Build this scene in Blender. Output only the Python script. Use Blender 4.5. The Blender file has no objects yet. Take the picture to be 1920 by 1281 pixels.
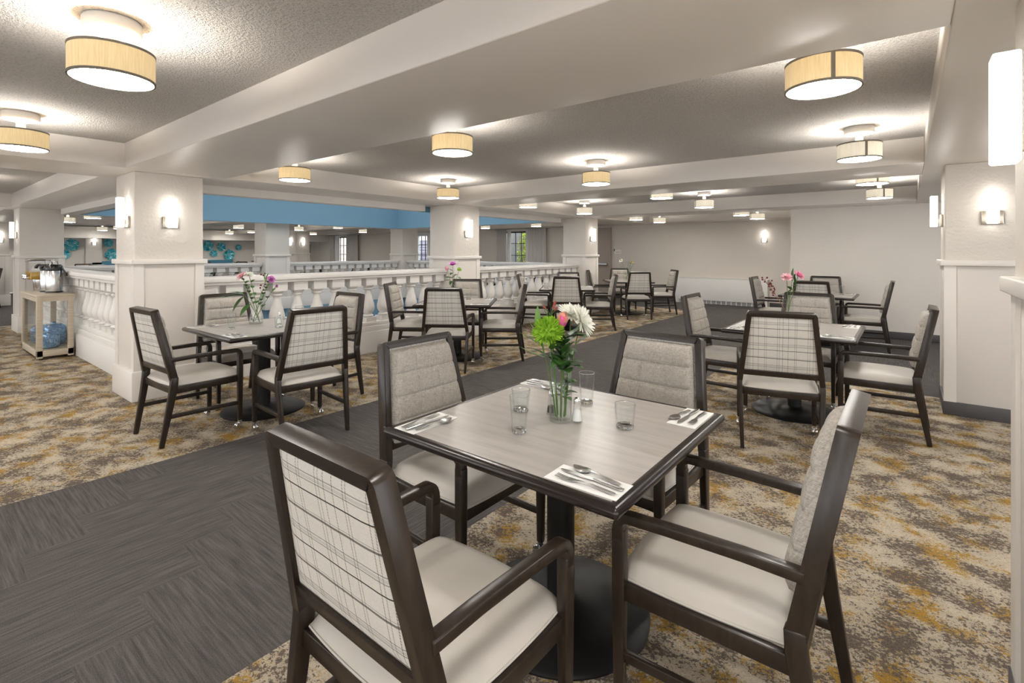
import bpy, bmesh, math, random
from mathutils import Vector, Matrix
random.seed(7)
PI = math.pi
S = bpy.context.scene
COL = S.collection

# ------------------------------------------------------------------ camera, world, exposure
cam_d = bpy.data.cameras.new('camera'); cam = bpy.data.objects.new('camera', cam_d); COL.objects.link(cam)
cam_d.sensor_width = 36.0; cam_d.lens = 935.0 / 1920.0 * 36.0
cam_d.shift_y = -(640.5 - 471.0) / 1920.0
cam_d.clip_start = 0.02; cam_d.clip_end = 200
cam.location = (0, 0, 1.43); cam.rotation_euler = (math.radians(90), 0, math.radians(38.4))
S.camera = cam
S.view_settings.view_transform = 'Standard'; S.view_settings.look = 'None'
S.view_settings.gamma = 1.0; S.view_settings.use_curve_mapping = False
S.view_settings.exposure = 1.58
W = bpy.data.worlds.new('world'); S.world = W; W.use_nodes = True
W.node_tree.nodes['Background'].inputs[0].default_value = (0.95, 0.97, 1.0, 1)
W.node_tree.nodes['Background'].inputs[1].default_value = 1.55
cy = S.cycles
cy.use_denoising = True
cy.max_bounces = 10; cy.diffuse_bounces = 5; cy.glossy_bounces = 4; cy.transmission_bounces = 8; cy.transparent_max_bounces = 12
cy.sample_clamp_indirect = 4.0; cy.caustics_reflective = False; cy.caustics_refractive = False
LAMP_UP = 8.0        # W, bulb inside each drum shade
LAMP_DIFF = 21.0     # emission of the diffuser under each drum
SCONCE = 1.9

# ------------------------------------------------------------------ materials
def nt(name):
    m = bpy.data.materials.new(name); m.use_nodes = True
    t = m.node_tree; b = t.nodes['Principled BSDF']
    return m, t, b
def node(t, typ, **kw):
    n = t.nodes.new(typ)
    for k, v in kw.items():
        if k.startswith('i_'):
            n.inputs[k[2:]].default_value = v
        else: setattr(n, k, v)
    return n
def simple(name, col, rough=0.5, metal=0.0, spec=0.5, **kw):
    m, t, b = nt(name)
    b.inputs['Base Color'].default_value = (*col, 1); b.inputs['Roughness'].default_value = rough
    b.inputs['Metallic'].default_value = metal; b.inputs['Specular IOR Level'].default_value = spec
    for k, v in kw.items(): b.inputs[k].default_value = v
    return m
def coords(t, scale=(1, 1, 1), kind='Object'):
    tc = node(t, 'ShaderNodeTexCoord'); mp = node(t, 'ShaderNodeMapping')
    mp.inputs['Scale'].default_value = scale
    t.links.new(tc.outputs[kind], mp.inputs['Vector'])
    return mp.outputs['Vector']
def noise(t, vec, scale, detail=3, rough=0.5, dist=0.0):
    n = node(t, 'ShaderNodeTexNoise'); n.inputs['Scale'].default_value = scale
    n.inputs['Detail'].default_value = detail; n.inputs['Roughness'].default_value = rough
    n.inputs['Distortion'].default_value = dist
    if vec is not None: t.links.new(vec, n.inputs['Vector'])
    return n.outputs['Fac']
def ramp(t, fac, stops, interp='LINEAR'):
    r = node(t, 'ShaderNodeValToRGB'); r.color_ramp.interpolation = interp
    e = r.color_ramp.elements
    while len(e) < len(stops): e.new(0.5)
    for el, (p, c) in zip(e, stops): el.position = p; el.color = (*c, 1)
    t.links.new(fac, r.inputs['Fac']); return r.outputs['Color']
def mix(t, fac, a, b, mode='MIX'):
    n = node(t, 'ShaderNodeMix', data_type='RGBA', blend_type=mode)
    if isinstance(fac, float): n.inputs[0].default_value = fac
    else: t.links.new(fac, n.inputs[0])
    for k, v in ((6, a), (7, b)):
        if isinstance(v, tuple): n.inputs[k].default_value = (*v, 1)
        else: t.links.new(v, n.inputs[k])
    return n.outputs[2]
def math_n(t, op, a, b=None, c=None):
    n = node(t, 'ShaderNodeMath', operation=op)
    for k, v in enumerate((a, b, c)):
        if v is None: continue
        if isinstance(v, (int, float)): n.inputs[k].default_value = v
        else: t.links.new(v, n.inputs[k])
    return n.outputs[0]
def bump(t, b, h, strength=0.3, dist=0.01):
    n = node(t, 'ShaderNodeBump'); n.inputs['Strength'].default_value = strength; n.inputs['Distance'].default_value = dist
    t.links.new(h, n.inputs['Height']); t.links.new(n.outputs['Normal'], b.inputs['Normal'])

def mat_textured(name, col, rough, scale, strength, dist, spec=0.3, detail=3, var=0.03):
    m, t, b = nt(name); v = coords(t)
    n = noise(t, v, scale, detail, 0.6)
    n2 = noise(t, v, 0.7, 2)
    c2 = tuple(max(0, x * (1 - var)) for x in col); c3 = tuple(x * (1 + var) for x in col)
    t.links.new(ramp(t, n2, [(0.3, c2), (0.7, c3)]), b.inputs['Base Color'])
    b.inputs['Roughness'].default_value = rough; b.inputs['Specular IOR Level'].default_value = spec
    bump(t, b, n, strength, dist); return m
WALLC = (0.72, 0.675, 0.62)
M = {}
M['wall'] = mat_textured('wall_paint', WALLC, 0.55, 38, 0.35, 0.006, detail=2)
M['wall_smooth'] = mat_textured('wall_panel_paint', (0.66, 0.62, 0.575), 0.5, 60, 0.06, 0.002)
M['pillar_tex'] = mat_textured('knockdown_plaster', (0.68, 0.635, 0.58), 0.55, 34, 0.55, 0.008, detail=2)
M['beam'] = mat_textured('beam_paint', (0.71, 0.67, 0.625), 0.36, 7, 0.12, 0.006, spec=0.5)
M['trim'] = simple('trim_paint', (0.72, 0.685, 0.64), 0.4)
M['balu'] = mat_textured('balustrade_paint', (0.74, 0.715, 0.685), 0.45, 30, 0.12, 0.003)
M['blue'] = mat_textured('atrium_blue_paint', (0.185, 0.335, 0.45), 0.5, 40, 0.1, 0.003)
M['baseboard'] = simple('rubber_base', (0.075, 0.07, 0.072), 0.5)
# popcorn ceiling
m, t, b = nt('popcorn_ceiling'); v = coords(t)
n1 = noise(t, v, 75, 3, 0.75)
r1 = ramp(t, n1, [(0.34, (0, 0, 0)), (0.62, (1, 1, 1))])
t.links.new(ramp(t, n1, [(0.32, (0.60, 0.575, 0.55)), (0.5, (0.82, 0.79, 0.76))]), b.inputs['Base Color'])
b.inputs['Roughness'].default_value = 0.9; b.inputs['Specular IOR Level'].default_value = 0.1
bump(t, b, r1, 0.9, 0.012); M['ceiling'] = m
# dark wood
m, t, b = nt('espresso_wood'); v = coords(t, (18, 18, 3))
n1 = noise(t, v, 3.0, 4, 0.6, 0.4)
t.links.new(ramp(t, n1, [(0.3, (0.015, 0.0105, 0.008)), (0.7, (0.032, 0.022, 0.0155))]), b.inputs['Base Color'])
b.inputs['Roughness'].default_value = 0.3; b.inputs['Specular IOR Level'].default_value = 0.42
M['wood'] = m
# vinyl seat
m, t, b = nt('beige_vinyl'); v = coords(t)
n1 = noise(t, v, 6, 2)
t.links.new(ramp(t, n1, [(0.3, (0.50, 0.468, 0.42)), (0.7, (0.545, 0.51, 0.46))]), b.inputs['Base Color'])
b.inputs['Roughness'].default_value = 0.42; b.inputs['Specular IOR Level'].default_value = 0.4
bump(t, b, noise(t, v, 350, 2), 0.08, 0.001); M['vinyl'] = m
# tweed
m, t, b = nt('greige_tweed'); v1 = coords(t, (520, 40, 60)); v2 = coords(t, (50, 40, 520)); v3 = coords(t)
a1 = noise(t, v1, 1, 3, 0.7); a2 = noise(t, v2, 1, 3, 0.7)
mx = math_n(t, 'ADD', math_n(t, 'MULTIPLY', a1, 0.5), math_n(t, 'MULTIPLY', a2, 0.5))
t.links.new(ramp(t, mx, [(0.36, (0.25, 0.228, 0.20)), (0.5, (0.40, 0.372, 0.333)), (0.64, (0.54, 0.51, 0.465))]), b.inputs['Base Color'])
b.inputs['Roughness'].default_value = 0.9; b.inputs['Specular IOR Level'].default_value = 0.15
bump(t, b, mx, 0.5, 0.003); M['tweed'] = m
# plaid
m, t, b = nt('plaid_fabric')
tc = node(t, 'ShaderNodeTexCoord'); sp = node(t, 'ShaderNodeSeparateXYZ'); t.links.new(tc.outputs['Object'], sp.inputs[0])
wob = noise(t, tc.outputs['Object'], 6, 1)
wz = math_n(t, 'ADD', sp.outputs['Z'], math_n(t, 'MULTIPLY', math_n(t, 'SUBTRACT', wob, 0.5), 0.008))
def lines(coord, period, specs):
    out = None
    md = math_n(t, 'FLOORED_MODULO', math_n(t, 'ADD', coord, 5.0), period)
    for off, w, st in specs:
        d = math_n(t, 'ABSOLUTE', math_n(t, 'SUBTRACT', md, off))
        l = math_n(t, 'MULTIPLY', math_n(t, 'LESS_THAN', d, w), st)
        out = l if out is None else math_n(t, 'MAXIMUM', out, l)
    return out
hl = lines(wz, 0.157, [(0.012, 0.0030, 0.78), (0.020, 0.0012, 0.4), (0.072, 0.0017, 1.0), (0.102, 0.0014, 0.6), (0.110, 0.004, 0.2), (0.119, 0.0014, 0.6)])
vl = lines(sp.outputs['X'], 0.188, [(0.010, 0.0015, 0.72), (0.021, 0.0015, 0.68), (0.090, 0.0017, 0.65), (0.103, 0.0017, 0.6), (0.124, 0.0014, 0.85), (0.158, 0.0014, 0.85)])
dash = math_n(t, 'GREATER_THAN', math_n(t, 'SINE', math_n(t, 'MULTIPLY', math_n(t, 'ADD', sp.outputs['Z'], sp.outputs['X']), 900)), -0.55)
base = ramp(t, noise(t, coords(t, (300, 300, 300)), 1, 2), [(0.3, (0.56, 0.54, 0.50)), (0.7, (0.63, 0.61, 0.565))])
c1 = mix(t, math_n(t, 'MULTIPLY', vl, dash), base, (0.10, 0.075, 0.05))
c2 = mix(t, hl, c1, (0.035, 0.03, 0.028))
t.links.new(c2, b.inputs['Base Color']); b.inputs['Roughness'].default_value = 0.85; b.inputs['Specular IOR Level'].default_value = 0.2
M['plaid'] = m
# table laminate
m, t, b = nt('greige_laminate'); v = coords(t, (1.0, 9, 1)); 
n0 = noise(t, v, 2.2, 5, 0.6, 1.2); n1 = noise(t, coords(t, (2, 60, 2)), 3, 3, 0.6)
w = node(t, 'ShaderNodeTexWave', wave_type='BANDS', bands_direction='Y'); w.inputs['Scale'].default_value = 3.2; w.inputs['Distortion'].default_value = 9; w.inputs['Detail'].default_value = 3; w.inputs['Detail Scale'].default_value = 0.8
t.links.new(coords(t, (0.35, 1.4, 1)), w.inputs['Vector'])
mx = math_n(t, 'ADD', math_n(t, 'MULTIPLY', n0, 0.5), math_n(t, 'ADD', math_n(t, 'MULTIPLY', n1, 0.4), math_n(t, 'MULTIPLY', w.outputs['Fac'], 0.1)))
t.links.new(ramp(t, mx, [(0.28, (0.325, 0.30, 0.275)), (0.5, (0.40, 0.372, 0.345)), (0.72, (0.455, 0.425, 0.395))]), b.inputs['Base Color'])
b.inputs['Roughness'].default_value = 0.3; b.inputs['Specular IOR Level'].default_value = 0.5; M['laminate'] = m
M['edge'] = simple('table_edge_wood', (0.014, 0.009, 0.008), 0.26, spec=0.5)
M['black'] = simple('black_metal', (0.006, 0.006, 0.0065), 0.45, spec=0.35)
M['chrome'] = simple('chrome', (0.85, 0.85, 0.86), 0.12, 1.0)
M['steel'] = simple('brushed_steel', (0.62, 0.61, 0.60), 0.25, 1.0)
M['nickel'] = simple('brushed_nickel', (0.62, 0.55, 0.46), 0.32, 1.0)
M['plastic_black'] = simple('black_plastic', (0.01, 0.01, 0.011), 0.3)
M['napkin'] = simple('paper_napkin', (0.84, 0.84, 0.82), 0.85, spec=0.1)
M['white'] = simple('white_enamel', (0.70, 0.69, 0.68), 0.4)
M['heater'] = simple('heater_enamel', (0.84, 0.83, 0.82), 0.4)
M['grille'] = simple('heater_grille', (0.33, 0.33, 0.34), 0.5)
M['door'] = simple('taupe_door_paint', (0.40, 0.345, 0.30), 0.5)
M['shade_trim'] = simple('shade_trim_fabric', (0.17, 0.145, 0.115), 0.8)
m, t, b = nt('drum_shade_fabric'); v = coords(t, (1, 1, 0.06))
c = ramp(t, noise(t, v, 160, 3, 0.7), [(0.3, (0.60, 0.45, 0.235)), (0.7, (0.70, 0.545, 0.31))])
t.links.new(c, b.inputs['Base Color']); b.inputs['Roughness'].default_value = 0.85
t.links.new(c, b.inputs['Emission Color']); b.inputs['Emission Strength'].default_value = 0.19; M['shade'] = m
m, t, b = nt('drum_shade_cream'); v = coords(t, (1, 1, 0.06))
c = ramp(t, noise(t, v, 160, 3, 0.7), [(0.3, (0.66, 0.60, 0.47)), (0.7, (0.76, 0.70, 0.57))])
t.links.new(c, b.inputs['Base Color']); b.inputs['Roughness'].default_value = 0.85
t.links.new(c, b.inputs['Emission Color']); b.inputs['Emission Strength'].default_value = 0.19; M['shade_cream'] = m
def emis(name, col, st):
    m, t, b = nt(name); b.inputs['Base Color'].default_value = (0.8, 0.8, 0.8, 1)
    b.inputs['Emission Color'].default_value = (*col, 1); b.inputs['Emission Strength'].default_value = st; return m
M['diff'] = emis('lit_diffuser', (1.0, 0.965, 0.91), LAMP_DIFF)
M['sconce'] = emis('lit_sconce_glass', (1.0, 0.955, 0.89), SCONCE)
# glass
def glass(name, col=(1, 1, 1), rough=0.0, ior=1.45, shadow=0.12):
    m = bpy.data.materials.new(name); m.use_nodes = True; t = m.node_tree
    b = t.nodes['Principled BSDF']; b.inputs['Base Color'].default_value = (*col, 1)
    b.inputs['Transmission Weight'].default_value = 1; b.inputs['Roughness'].default_value = rough; b.inputs['IOR'].default_value = ior
    return m
def pane_mat(name, col, refl=0.08):
    m = bpy.data.materials.new(name); m.use_nodes = True; t = m.node_tree; t.nodes.clear()
    o = node(t, 'ShaderNodeOutputMaterial'); tr = node(t, 'ShaderNodeBsdfTransparent'); tr.inputs[0].default_value = (*col, 1)
    gl = node(t, 'ShaderNodeBsdfGlossy'); gl.inputs['Roughness'].default_value = 0.03
    mx = node(t, 'ShaderNodeMixShader'); fr = node(t, 'ShaderNodeLayerWeight'); fr.inputs['Blend'].default_value = 0.5
    fc = math_n(t, 'ADD', math_n(t, 'MULTIPLY', math_n(t, 'POWER', fr.outputs['Facing'], 4.5 if refl > .5 else 3.5), max(refl, .5)), 0.022)
    t.links.new(fc, mx.inputs[0]); t.links.new(tr.outputs[0], mx.inputs[1]); t.links.new(gl.outputs[0], mx.inputs[2])
    t.links.new(mx.outputs[0], o.inputs[0]); return m
M['pane'] = pane_mat('window_pane_glass', (0.93, 0.96, 0.95))
M['skypane'] = pane_mat('dimming_skylight_glass', (0.70, 0.69, 0.68)); M['thin_glass'] = pane_mat('thin_clear_glass', (0.965, 0.975, 0.97)); M['glass'] = pane_mat('tumbler_glass', (0.975, 0.982, 0.98), 0.9); M['solid_glass'] = glass('solid_base_glass'); M['water'] = pane_mat('clear_water', (0.95, 0.97, 0.965))  # skypane: plain grey tint put in to dim the daylight over the atrium
# carpets
m, t, b = nt('patterned_carpet'); 
v = coords(t, (1, 1, 1)); rot = node(t, 'ShaderNodeMapping'); rot.inputs['Rotation'].default_value = (0, 0, math.radians(-38)); rot.inputs['Scale'].default_value = (1.1, 1.25, 1)
t.links.new(v, rot.inputs['Vector']); v = rot.outputs['Vector']
nb = noise(t, v, 4.2, 3, 0.6, 0.3); nf = noise(t, v, 50, 4, 0.8, 0.3); ng = noise(t, v, 4.6, 3, 0.6); ngf = noise(t, v, 58, 4, 0.8); fine = noise(t, coords(t), 190, 2, 0.7)
dk = math_n(t, 'ADD', math_n(t, 'MULTIPLY', nb, 0.36), math_n(t, 'ADD', math_n(t, 'MULTIPLY', nf, 0.52), math_n(t, 'MULTIPLY', fine, 0.12)))
gd = math_n(t, 'ADD', math_n(t, 'MULTIPLY', ng, 0.5), math_n(t, 'ADD', math_n(t, 'MULTIPLY', ngf, 0.38), math_n(t, 'MULTIPLY', fine, 0.12)))
beige = ramp(t, nf, [(0.35, (0.34, 0.285, 0.215)), (0.6, (0.58, 0.51, 0.405))])
gold = ramp(t, ngf, [(0.35, (0.24, 0.135, 0.022)), (0.65, (0.41, 0.25, 0.05))])
dark = ramp(t, fine, [(0.35, (0.075, 0.060, 0.048)), (0.65, (0.17, 0.14, 0.115))])
gf = ramp(t, gd, [(0.515, (0, 0, 0)), (0.55, (1, 1, 1))]); df = ramp(t, dk, [(0.492, (0, 0, 0)), (0.525, (1, 1, 1))])
cc = mix(t, df, mix(t, gf, beige, gold), dark)
t.links.new(cc, b.inputs['Base Color']); b.inputs['Roughness'].default_value = 0.95; b.inputs['Specular IOR Level'].default_value = 0.05
bump(t, b, fine, 0.6, 0.004); M['carpet'] = m
m, t, b = nt('grey_plank_carpet')
oi = node(t, 'ShaderNodeObjectInfo'); tc = node(t, 'ShaderNodeTexCoord')
ad = node(t, 'ShaderNodeVectorMath', operation='ADD'); t.links.new(tc.outputs['Object'], ad.inputs[0])
cm = node(t, 'ShaderNodeCombineXYZ'); 
t.links.new(math_n(t, 'MULTIPLY', oi.outputs['Random'], 40.0), cm.inputs[0]); t.links.new(math_n(t, 'MULTIPLY', oi.outputs['Random'], 13.0), cm.inputs[1])
t.links.new(cm.outputs[0], ad.inputs[1])
mp = node(t, 'ShaderNodeMapping'); mp.inputs['Scale'].default_value = (4.0, 85, 1); t.links.new(ad.outputs[0], mp.inputs['Vector'])
st = noise(t, mp.outputs['Vector'], 1.0, 3, 0.6); gr = noise(t, coords(t), 260, 2, 0.8)
mx = math_n(t, 'ADD', math_n(t, 'MULTIPLY', st, 0.5), math_n(t, 'MULTIPLY', gr, 0.5))
t.links.new(ramp(t, mx, [(0.34, (0.050, 0.046, 0.045)), (0.5, (0.094, 0.087, 0.084)), (0.66, (0.150, 0.139, 0.134))]), b.inputs['Base Color'])
b.inputs['Roughness'].default_value = 0.95; b.inputs['Specular IOR Level'].default_value = 0.05
bump(t, b, mx, 0.7, 0.004); M['grey'] = m
M['booth'] = simple('blue_upholstery', (0.055, 0.20, 0.30), 0.7)
m, t, b = nt('teal_art_glass'); v = coords(t)
t.links.new(ramp(t, noise(t, v, 9, 4, 0.6, 1.5), [(0.3, (0.01, 0.16, 0.24)), (0.47, (0.02, 0.42, 0.50)), (0.62, (0.45, 0.75, 0.80))]), b.inputs['Base Color'])
b.inputs['Roughness'].default_value = 0.12; b.inputs['Specular IOR Level'].default_value = 0.8; M['teal'] = m
m, t, b = nt('teal_canvas'); v = coords(t, (3, 3, 2))
t.links.new(ramp(t, noise(t, v, 1.5, 5, 0.6, 0.8), [(0.35, (0.03, 0.20, 0.28)), (0.6, (0.09, 0.36, 0.44)), (0.75, (0.35, 0.5, 0.5))]), b.inputs['Base Color']); M['canvas'] = m
m, t, b = nt('oak_veneer'); v = coords(t, (2, 2, 30))
t.links.new(ramp(t, noise(t, v, 3, 4, 0.6, 0.5), [(0.3, (0.42, 0.35, 0.26)), (0.7, (0.56, 0.49, 0.385))]), b.inputs['Base Color']); b.inputs['Roughness'].default_value = 0.5; M['oak'] = m
m, t, b = nt('blue_iridescent_jug'); v = coords(t)
t.links.new(ramp(t, noise(t, v, 14, 3, 0.6, 2.0), [(0.3, (0.07, 0.14, 0.28)), (0.5, (0.22, 0.36, 0.60)), (0.62, (0.30, 0.52, 0.62)), (0.75, (0.55, 0.60, 0.72))]), b.inputs['Base Color'])
b.inputs['Roughness'].default_value = 0.12; b.inputs['Metallic'].default_value = 0.35; M['jug'] = m
M['drape'] = simple('grey_drape', (0.60, 0.575, 0.56), 0.85, spec=0.1)
M['sheer'] = simple('white_sheer', (0.85, 0.85, 0.86), 0.8, spec=0.1)
M['muntin'] = simple('dark_muntin', (0.03, 0.03, 0.035), 0.5)
M['stem'] = simple('green_stem', (0.085, 0.165, 0.03), 0.5)
M['leaf'] = simple('dark_leaf', (0.045, 0.12, 0.025), 0.42)
M['leaf_lt'] = simple('light_leaf', (0.15, 0.30, 0.06), 0.45)
M['green_bloom'] = simple('lime_bloom', (0.25, 0.46, 0.02), 0.7)
M['pink'] = simple('hot_pink_petal', (0.72, 0.10, 0.33), 0.5)
M['peach'] = simple('peach_petal', (0.80, 0.33, 0.24), 0.5)
M['palepink'] = simple('pale_pink_petal', (0.82, 0.47, 0.52), 0.55)
M['mauve'] = simple('mauve_petal', (0.62, 0.22, 0.55), 0.55)
M['rose'] = simple('rose_petal', (0.83, 0.36, 0.50), 0.55)
M['whitepetal'] = simple('white_petal', (0.86, 0.86, 0.78), 0.55)
M['yellow'] = simple('yellow_centre', (0.65, 0.55, 0.08), 0.6)
M['berry'] = simple('dark_red_berry', (0.12, 0.012, 0.015), 0.35)
M['bud'] = simple('russet_bud', (0.38, 0.08, 0.06), 0.5)
M['twig'] = simple('red_twig', (0.22, 0.09, 0.05), 0.6)
M['salt'] = simple('salt', (0.88, 0.88, 0.87), 0.8); M['pepper'] = simple('pepper', (0.05, 0.04, 0.035), 0.9)
M['juice'] = simple('orange_drink', (0.62, 0.36, 0.05), 0.15, **{'Transmission Weight': 0.25})
M['lower'] = simple('lower_floor', (0.42, 0.40, 0.37), 0.8)
M['fence'] = simple('grey_fence_board', (0.16, 0.155, 0.155), 0.8)
M['standin'] = simple('violet_grey_standin', (0.23, 0.21, 0.29), 0.8)
m, t, b = nt('pink_brick'); v = coords(t, (1, 1, 1))
M['brickc'] = simple('pinkish_brick', (0.46, 0.37, 0.33), 0.85)
M['shrub'] = simple('yellow_green_foliage', (0.30, 0.38, 0.04), 0.6)
M['rimglass'] = simple('glass_rim', (0.8, 0.82, 0.82), 0.08, spec=0.9, **{'Transmission Weight': 0.55})
M['sign'] = simple('white_sign', (0.8, 0.8, 0.78), 0.5)
M['signtext'] = simple('sign_ink', (0.03, 0.03, 0.03), 0.6)

# ------------------------------------------------------------------ mesh helper
class MB:
    def __init__(s): s.v = []; s.f = []; s.m = []
    def add(s, vs, fs, mi=0):
        o = len(s.v); s.v += [tuple(p) for p in vs]; s.f += [tuple(i + o for i in f) for f in fs]; s.m += [mi] * len(fs); return s
    def box(s, x0, x1, y0, y1, z0, z1, mi=0):
        return s.add([(x0,y0,z0),(x1,y0,z0),(x1,y1,z0),(x0,y1,z0),(x0,y0,z1),(x1,y0,z1),(x1,y1,z1),(x0,y1,z1)],
                     [(3,2,1,0),(4,5,6,7),(0,1,5,4),(1,2,6,5),(2,3,7,6),(3,0,4,7)], mi)
    def lathe(s, prof, seg=24, c=(0, 0, 0), mi=0, flute=None):
        vs = []; fs = []; n = len(prof)
        for k in range(seg):
            a = 2 * PI * k / seg
            for i, (r, z) in enumerate(prof):
                rr = r * (flute(a, z) if flute else 1)
                vs.append((c[0] + rr * math.cos(a), c[1] + rr * math.sin(a), c[2] + z))
        for k in range(seg):
            k2 = (k + 1) % seg
            for i in range(n - 1): fs.append((k*n+i, k2*n+i, k2*n+i+1, k*n+i+1))
        s.add(vs, fs, mi)
        for idx, rev in (() if prof[0] == prof[-1] else ((0, True), (n - 1, False))):
            if prof[idx][0] > 1e-5:
                ring = [k * n + idx for k in range(seg)]
                o = len(s.v) - len(vs)
                s.f.append(tuple(o + i for i in (ring[::-1] if rev else ring))); s.m.append(mi)
        return s
    def tube(s, pts, r, seg=8, mi=0, cap=True):
        pts = [Vector(p) for p in pts]; rs = r if isinstance(r, (list, tuple)) else [r] * len(pts)
        vs = []; fs = []; n = len(pts); ref = None
        for i, p in enumerate(pts):
            tg = (pts[min(i+1, n-1)] - pts[max(i-1, 0)]).normalized()
            if ref is None:
                ref = tg.cross(Vector((0, 0, 1)))
                if ref.length < 1e-3: ref = tg.cross(Vector((1, 0, 0)))
            ref = (ref - tg * ref.dot(tg)).normalized(); b2 = tg.cross(ref)
            for k in range(seg):
                a = 2 * PI * k / seg; vs.append(p + (ref * math.cos(a) + b2 * math.sin(a)) * rs[i])
        for i in range(n - 1):
            for k in range(seg):
                k2 = (k + 1) % seg; fs.append((i*seg+k, i*seg+k2, (i+1)*seg+k2, (i+1)*seg+k))
        if cap: fs.append(tuple(range(seg))[::-1]); fs.append(tuple((n-1)*seg + k for k in range(seg)))
        return s.add(vs, fs, mi)
    def sweep(s, pts, nrm, w, h, closed=False, mi=0):
        """rectangle section along pts: w along nrm (plane normal), h in plane"""
        pts = [Vector(p) for p in pts]; nr = Vector(nrm).normalized(); n = len(pts); vs = []; fs = []
        ws = w if isinstance(w, (list, tuple)) else [w] * n; hs = h if isinstance(h, (list, tuple)) else [h] * n
        for i, p in enumerate(pts):
            a = pts[i-1] if (i > 0 or closed) else None; c = pts[(i+1) % n] if (i < n-1 or closed) else None
            t1 = (p - a).normalized() if a is not None else None; t2 = (c - p).normalized() if c is not None else None
            tg = (t1 + t2).normalized() if (t1 is not None and t2 is not None) else (t1 or t2)
            sd = nr.cross(tg).normalized()
            k = 1.0
            if t1 is not None and t2 is not None: k = 1 / max(0.5, tg.dot(t2))
            H = hs[i] / 2 * k; Wd = ws[i] / 2
            vs += [p - nr*Wd - sd*H, p + nr*Wd - sd*H, p + nr*Wd + sd*H, p - nr*Wd + sd*H]
        rng = n if closed else n - 1
        for i in range(rng):
            j = (i + 1) % n
            for k in range(4):
                k2 = (k + 1) % 4; fs.append((i*4+k, i*4+k2, j*4+k2, j*4+k))
        if not closed: fs.append((3, 2, 1, 0)); e = (n-1)*4; fs.append((e, e+1, e+2, e+3))
        return s.add(vs, fs, mi)
    def grid(s, fn, nu, nv, mi=0, flip=False):
        vs = [fn(i / nu, j / nv) for j in range(nv + 1) for i in range(nu + 1)]; fs = []
        for j in range(nv):
            for i in range(nu):
                a = j*(nu+1)+i; q = (a, a+1, a+nu+2, a+nu+1); fs.append(q[::-1] if flip else q)
        return s.add(vs, fs, mi)
    def xf(s, mtx):
        s.v = [tuple(mtx @ Vector(p)) for p in s.v]; return s
    def join(s, o, mtx=None, mi=None):
        k = len(s.v); s.v += [tuple(mtx @ Vector(p)) if mtx else p for p in o.v]
        s.f += [tuple(i + k for i in f) for f in o.f]; s.m += [mi if mi is not None else x for x in o.m]; return s
    def mesh(s, name, mats, bevel=0.0, smooth=None, seg=2):
        me = bpy.data.meshes.new(name); me.from_pydata(s.v, [], s.f)
        mats = mats if isinstance(mats, (list, tuple)) else [mats]
        for mm in mats: me.materials.append(mm)
        if len(mats) > 1: me.polygons.foreach_set('material_index', s.m)
        bm = bmesh.new(); bm.from_mesh(me)
        bmesh.ops.recalc_face_normals(bm, faces=bm.faces)
        if bevel:
            es = [e for e in bm.edges if len(e.link_faces) == 2 and e.calc_face_angle(0) > math.radians(40)]
            bmesh.ops.bevel(bm, geom=es, offset=bevel, segments=seg, profile=0.5, affect='EDGES', clamp_overlap=True)
        bm.to_mesh(me); bm.free()
        if smooth is None: smooth = bool(bevel)
        if smooth:
            me.polygons.foreach_set('use_smooth', [True] * len(me.polygons))
            me.set_sharp_from_angle(angle=math.radians(50))
        me.update(); return me
    def obj(s, name, mats, parent=None, bevel=0.0, smooth=None, seg=2):
        return link(name, s.mesh(name, mats, bevel, smooth, seg), parent)
def link(name, data, parent=None):
    o = bpy.data.objects.new(name, data); COL.objects.link(o)
    if parent: o.parent = parent
    return o
def tag(o, label, cat, group=None, kind=None):
    o['label'] = label; o['category'] = cat
    if group: o['group'] = group
    if kind: o['kind'] = kind
    return o
def thing(name, label, cat, loc=(0, 0, 0), rz=0.0, group=None):
    o = link(name, None); o.empty_display_size = 0.05; o.location = loc; o.rotation_euler = (0, 0, rz)
    return tag(o, label, cat, group)
def copy_tree(o, parent=None):
    c = o.copy(); COL.objects.link(c); c.parent = parent
    for ch in list(o.children): copy_tree(ch, c)
    return c
def inst(proto, label, loc, rz=0.0, group=None, scale=None):
    global_first = proto.get('_used')
    if not global_first: proto['_used'] = 1; o = proto
    else:
        o = copy_tree(proto)
    o.location = loc; o.rotation_euler = (0, 0, rz); o['label'] = label
    if group: o['group'] = group
    if scale: o.scale = (scale,) * 3
    return o
def struct(name, mb, mats, label, cat, parent=None, bevel=0.0, smooth=None):
    o = mb.obj(name, mats, parent, bevel, smooth)
    if parent is None: tag(o, label, cat, kind='structure')
    return o

# ------------------------------------------------------------------ setting: dimensions
CH = 2.415; LZ = 2.44; BU = 2.19          # ceiling and beam underside
X0, X1, Y0, Y1 = -24.0, 4.6, -6.0, 14.05
HX0, HX1, HY0, HY1 = -12.31, -6.17, 1.91, 10.08   # atrium opening in the floor
CW = 0.59
# floor: patterned and grey regions (grid cut on all region edges, hole left open)
PX0, PX1 = -3.98, -1.78
xs = sorted([X0, -13.5, HX0, HX1, PX0, PX1, X1]); ys = sorted([Y0, HY0, 6.4, HY1, 12.1, 14.2])
fl = MB()
for i in range(len(xs) - 1):
    for j in range(len(ys) - 1):
        cx, cyy = (xs[i] + xs[i+1]) / 2, (ys[j] + ys[j+1]) / 2
        if HX0 < cx < HX1 and HY0 < cyy < HY1: continue
        grey = (PX0 < cx < PX1) or cyy > 12.1 or (cx > PX1 and cyy > 6.4) or cx < -13.5
        z = -0.004 if grey else 0.0
        fl.box(xs[i], xs[i+1], ys[j], ys[j+1], -0.25, z, 1 if grey else 0)
floor = struct('floor', fl, [M['carpet'], M['grey']], 'carpeted upper floor, mottled gold and beige beside grey plank carpet', 'floor')
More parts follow.
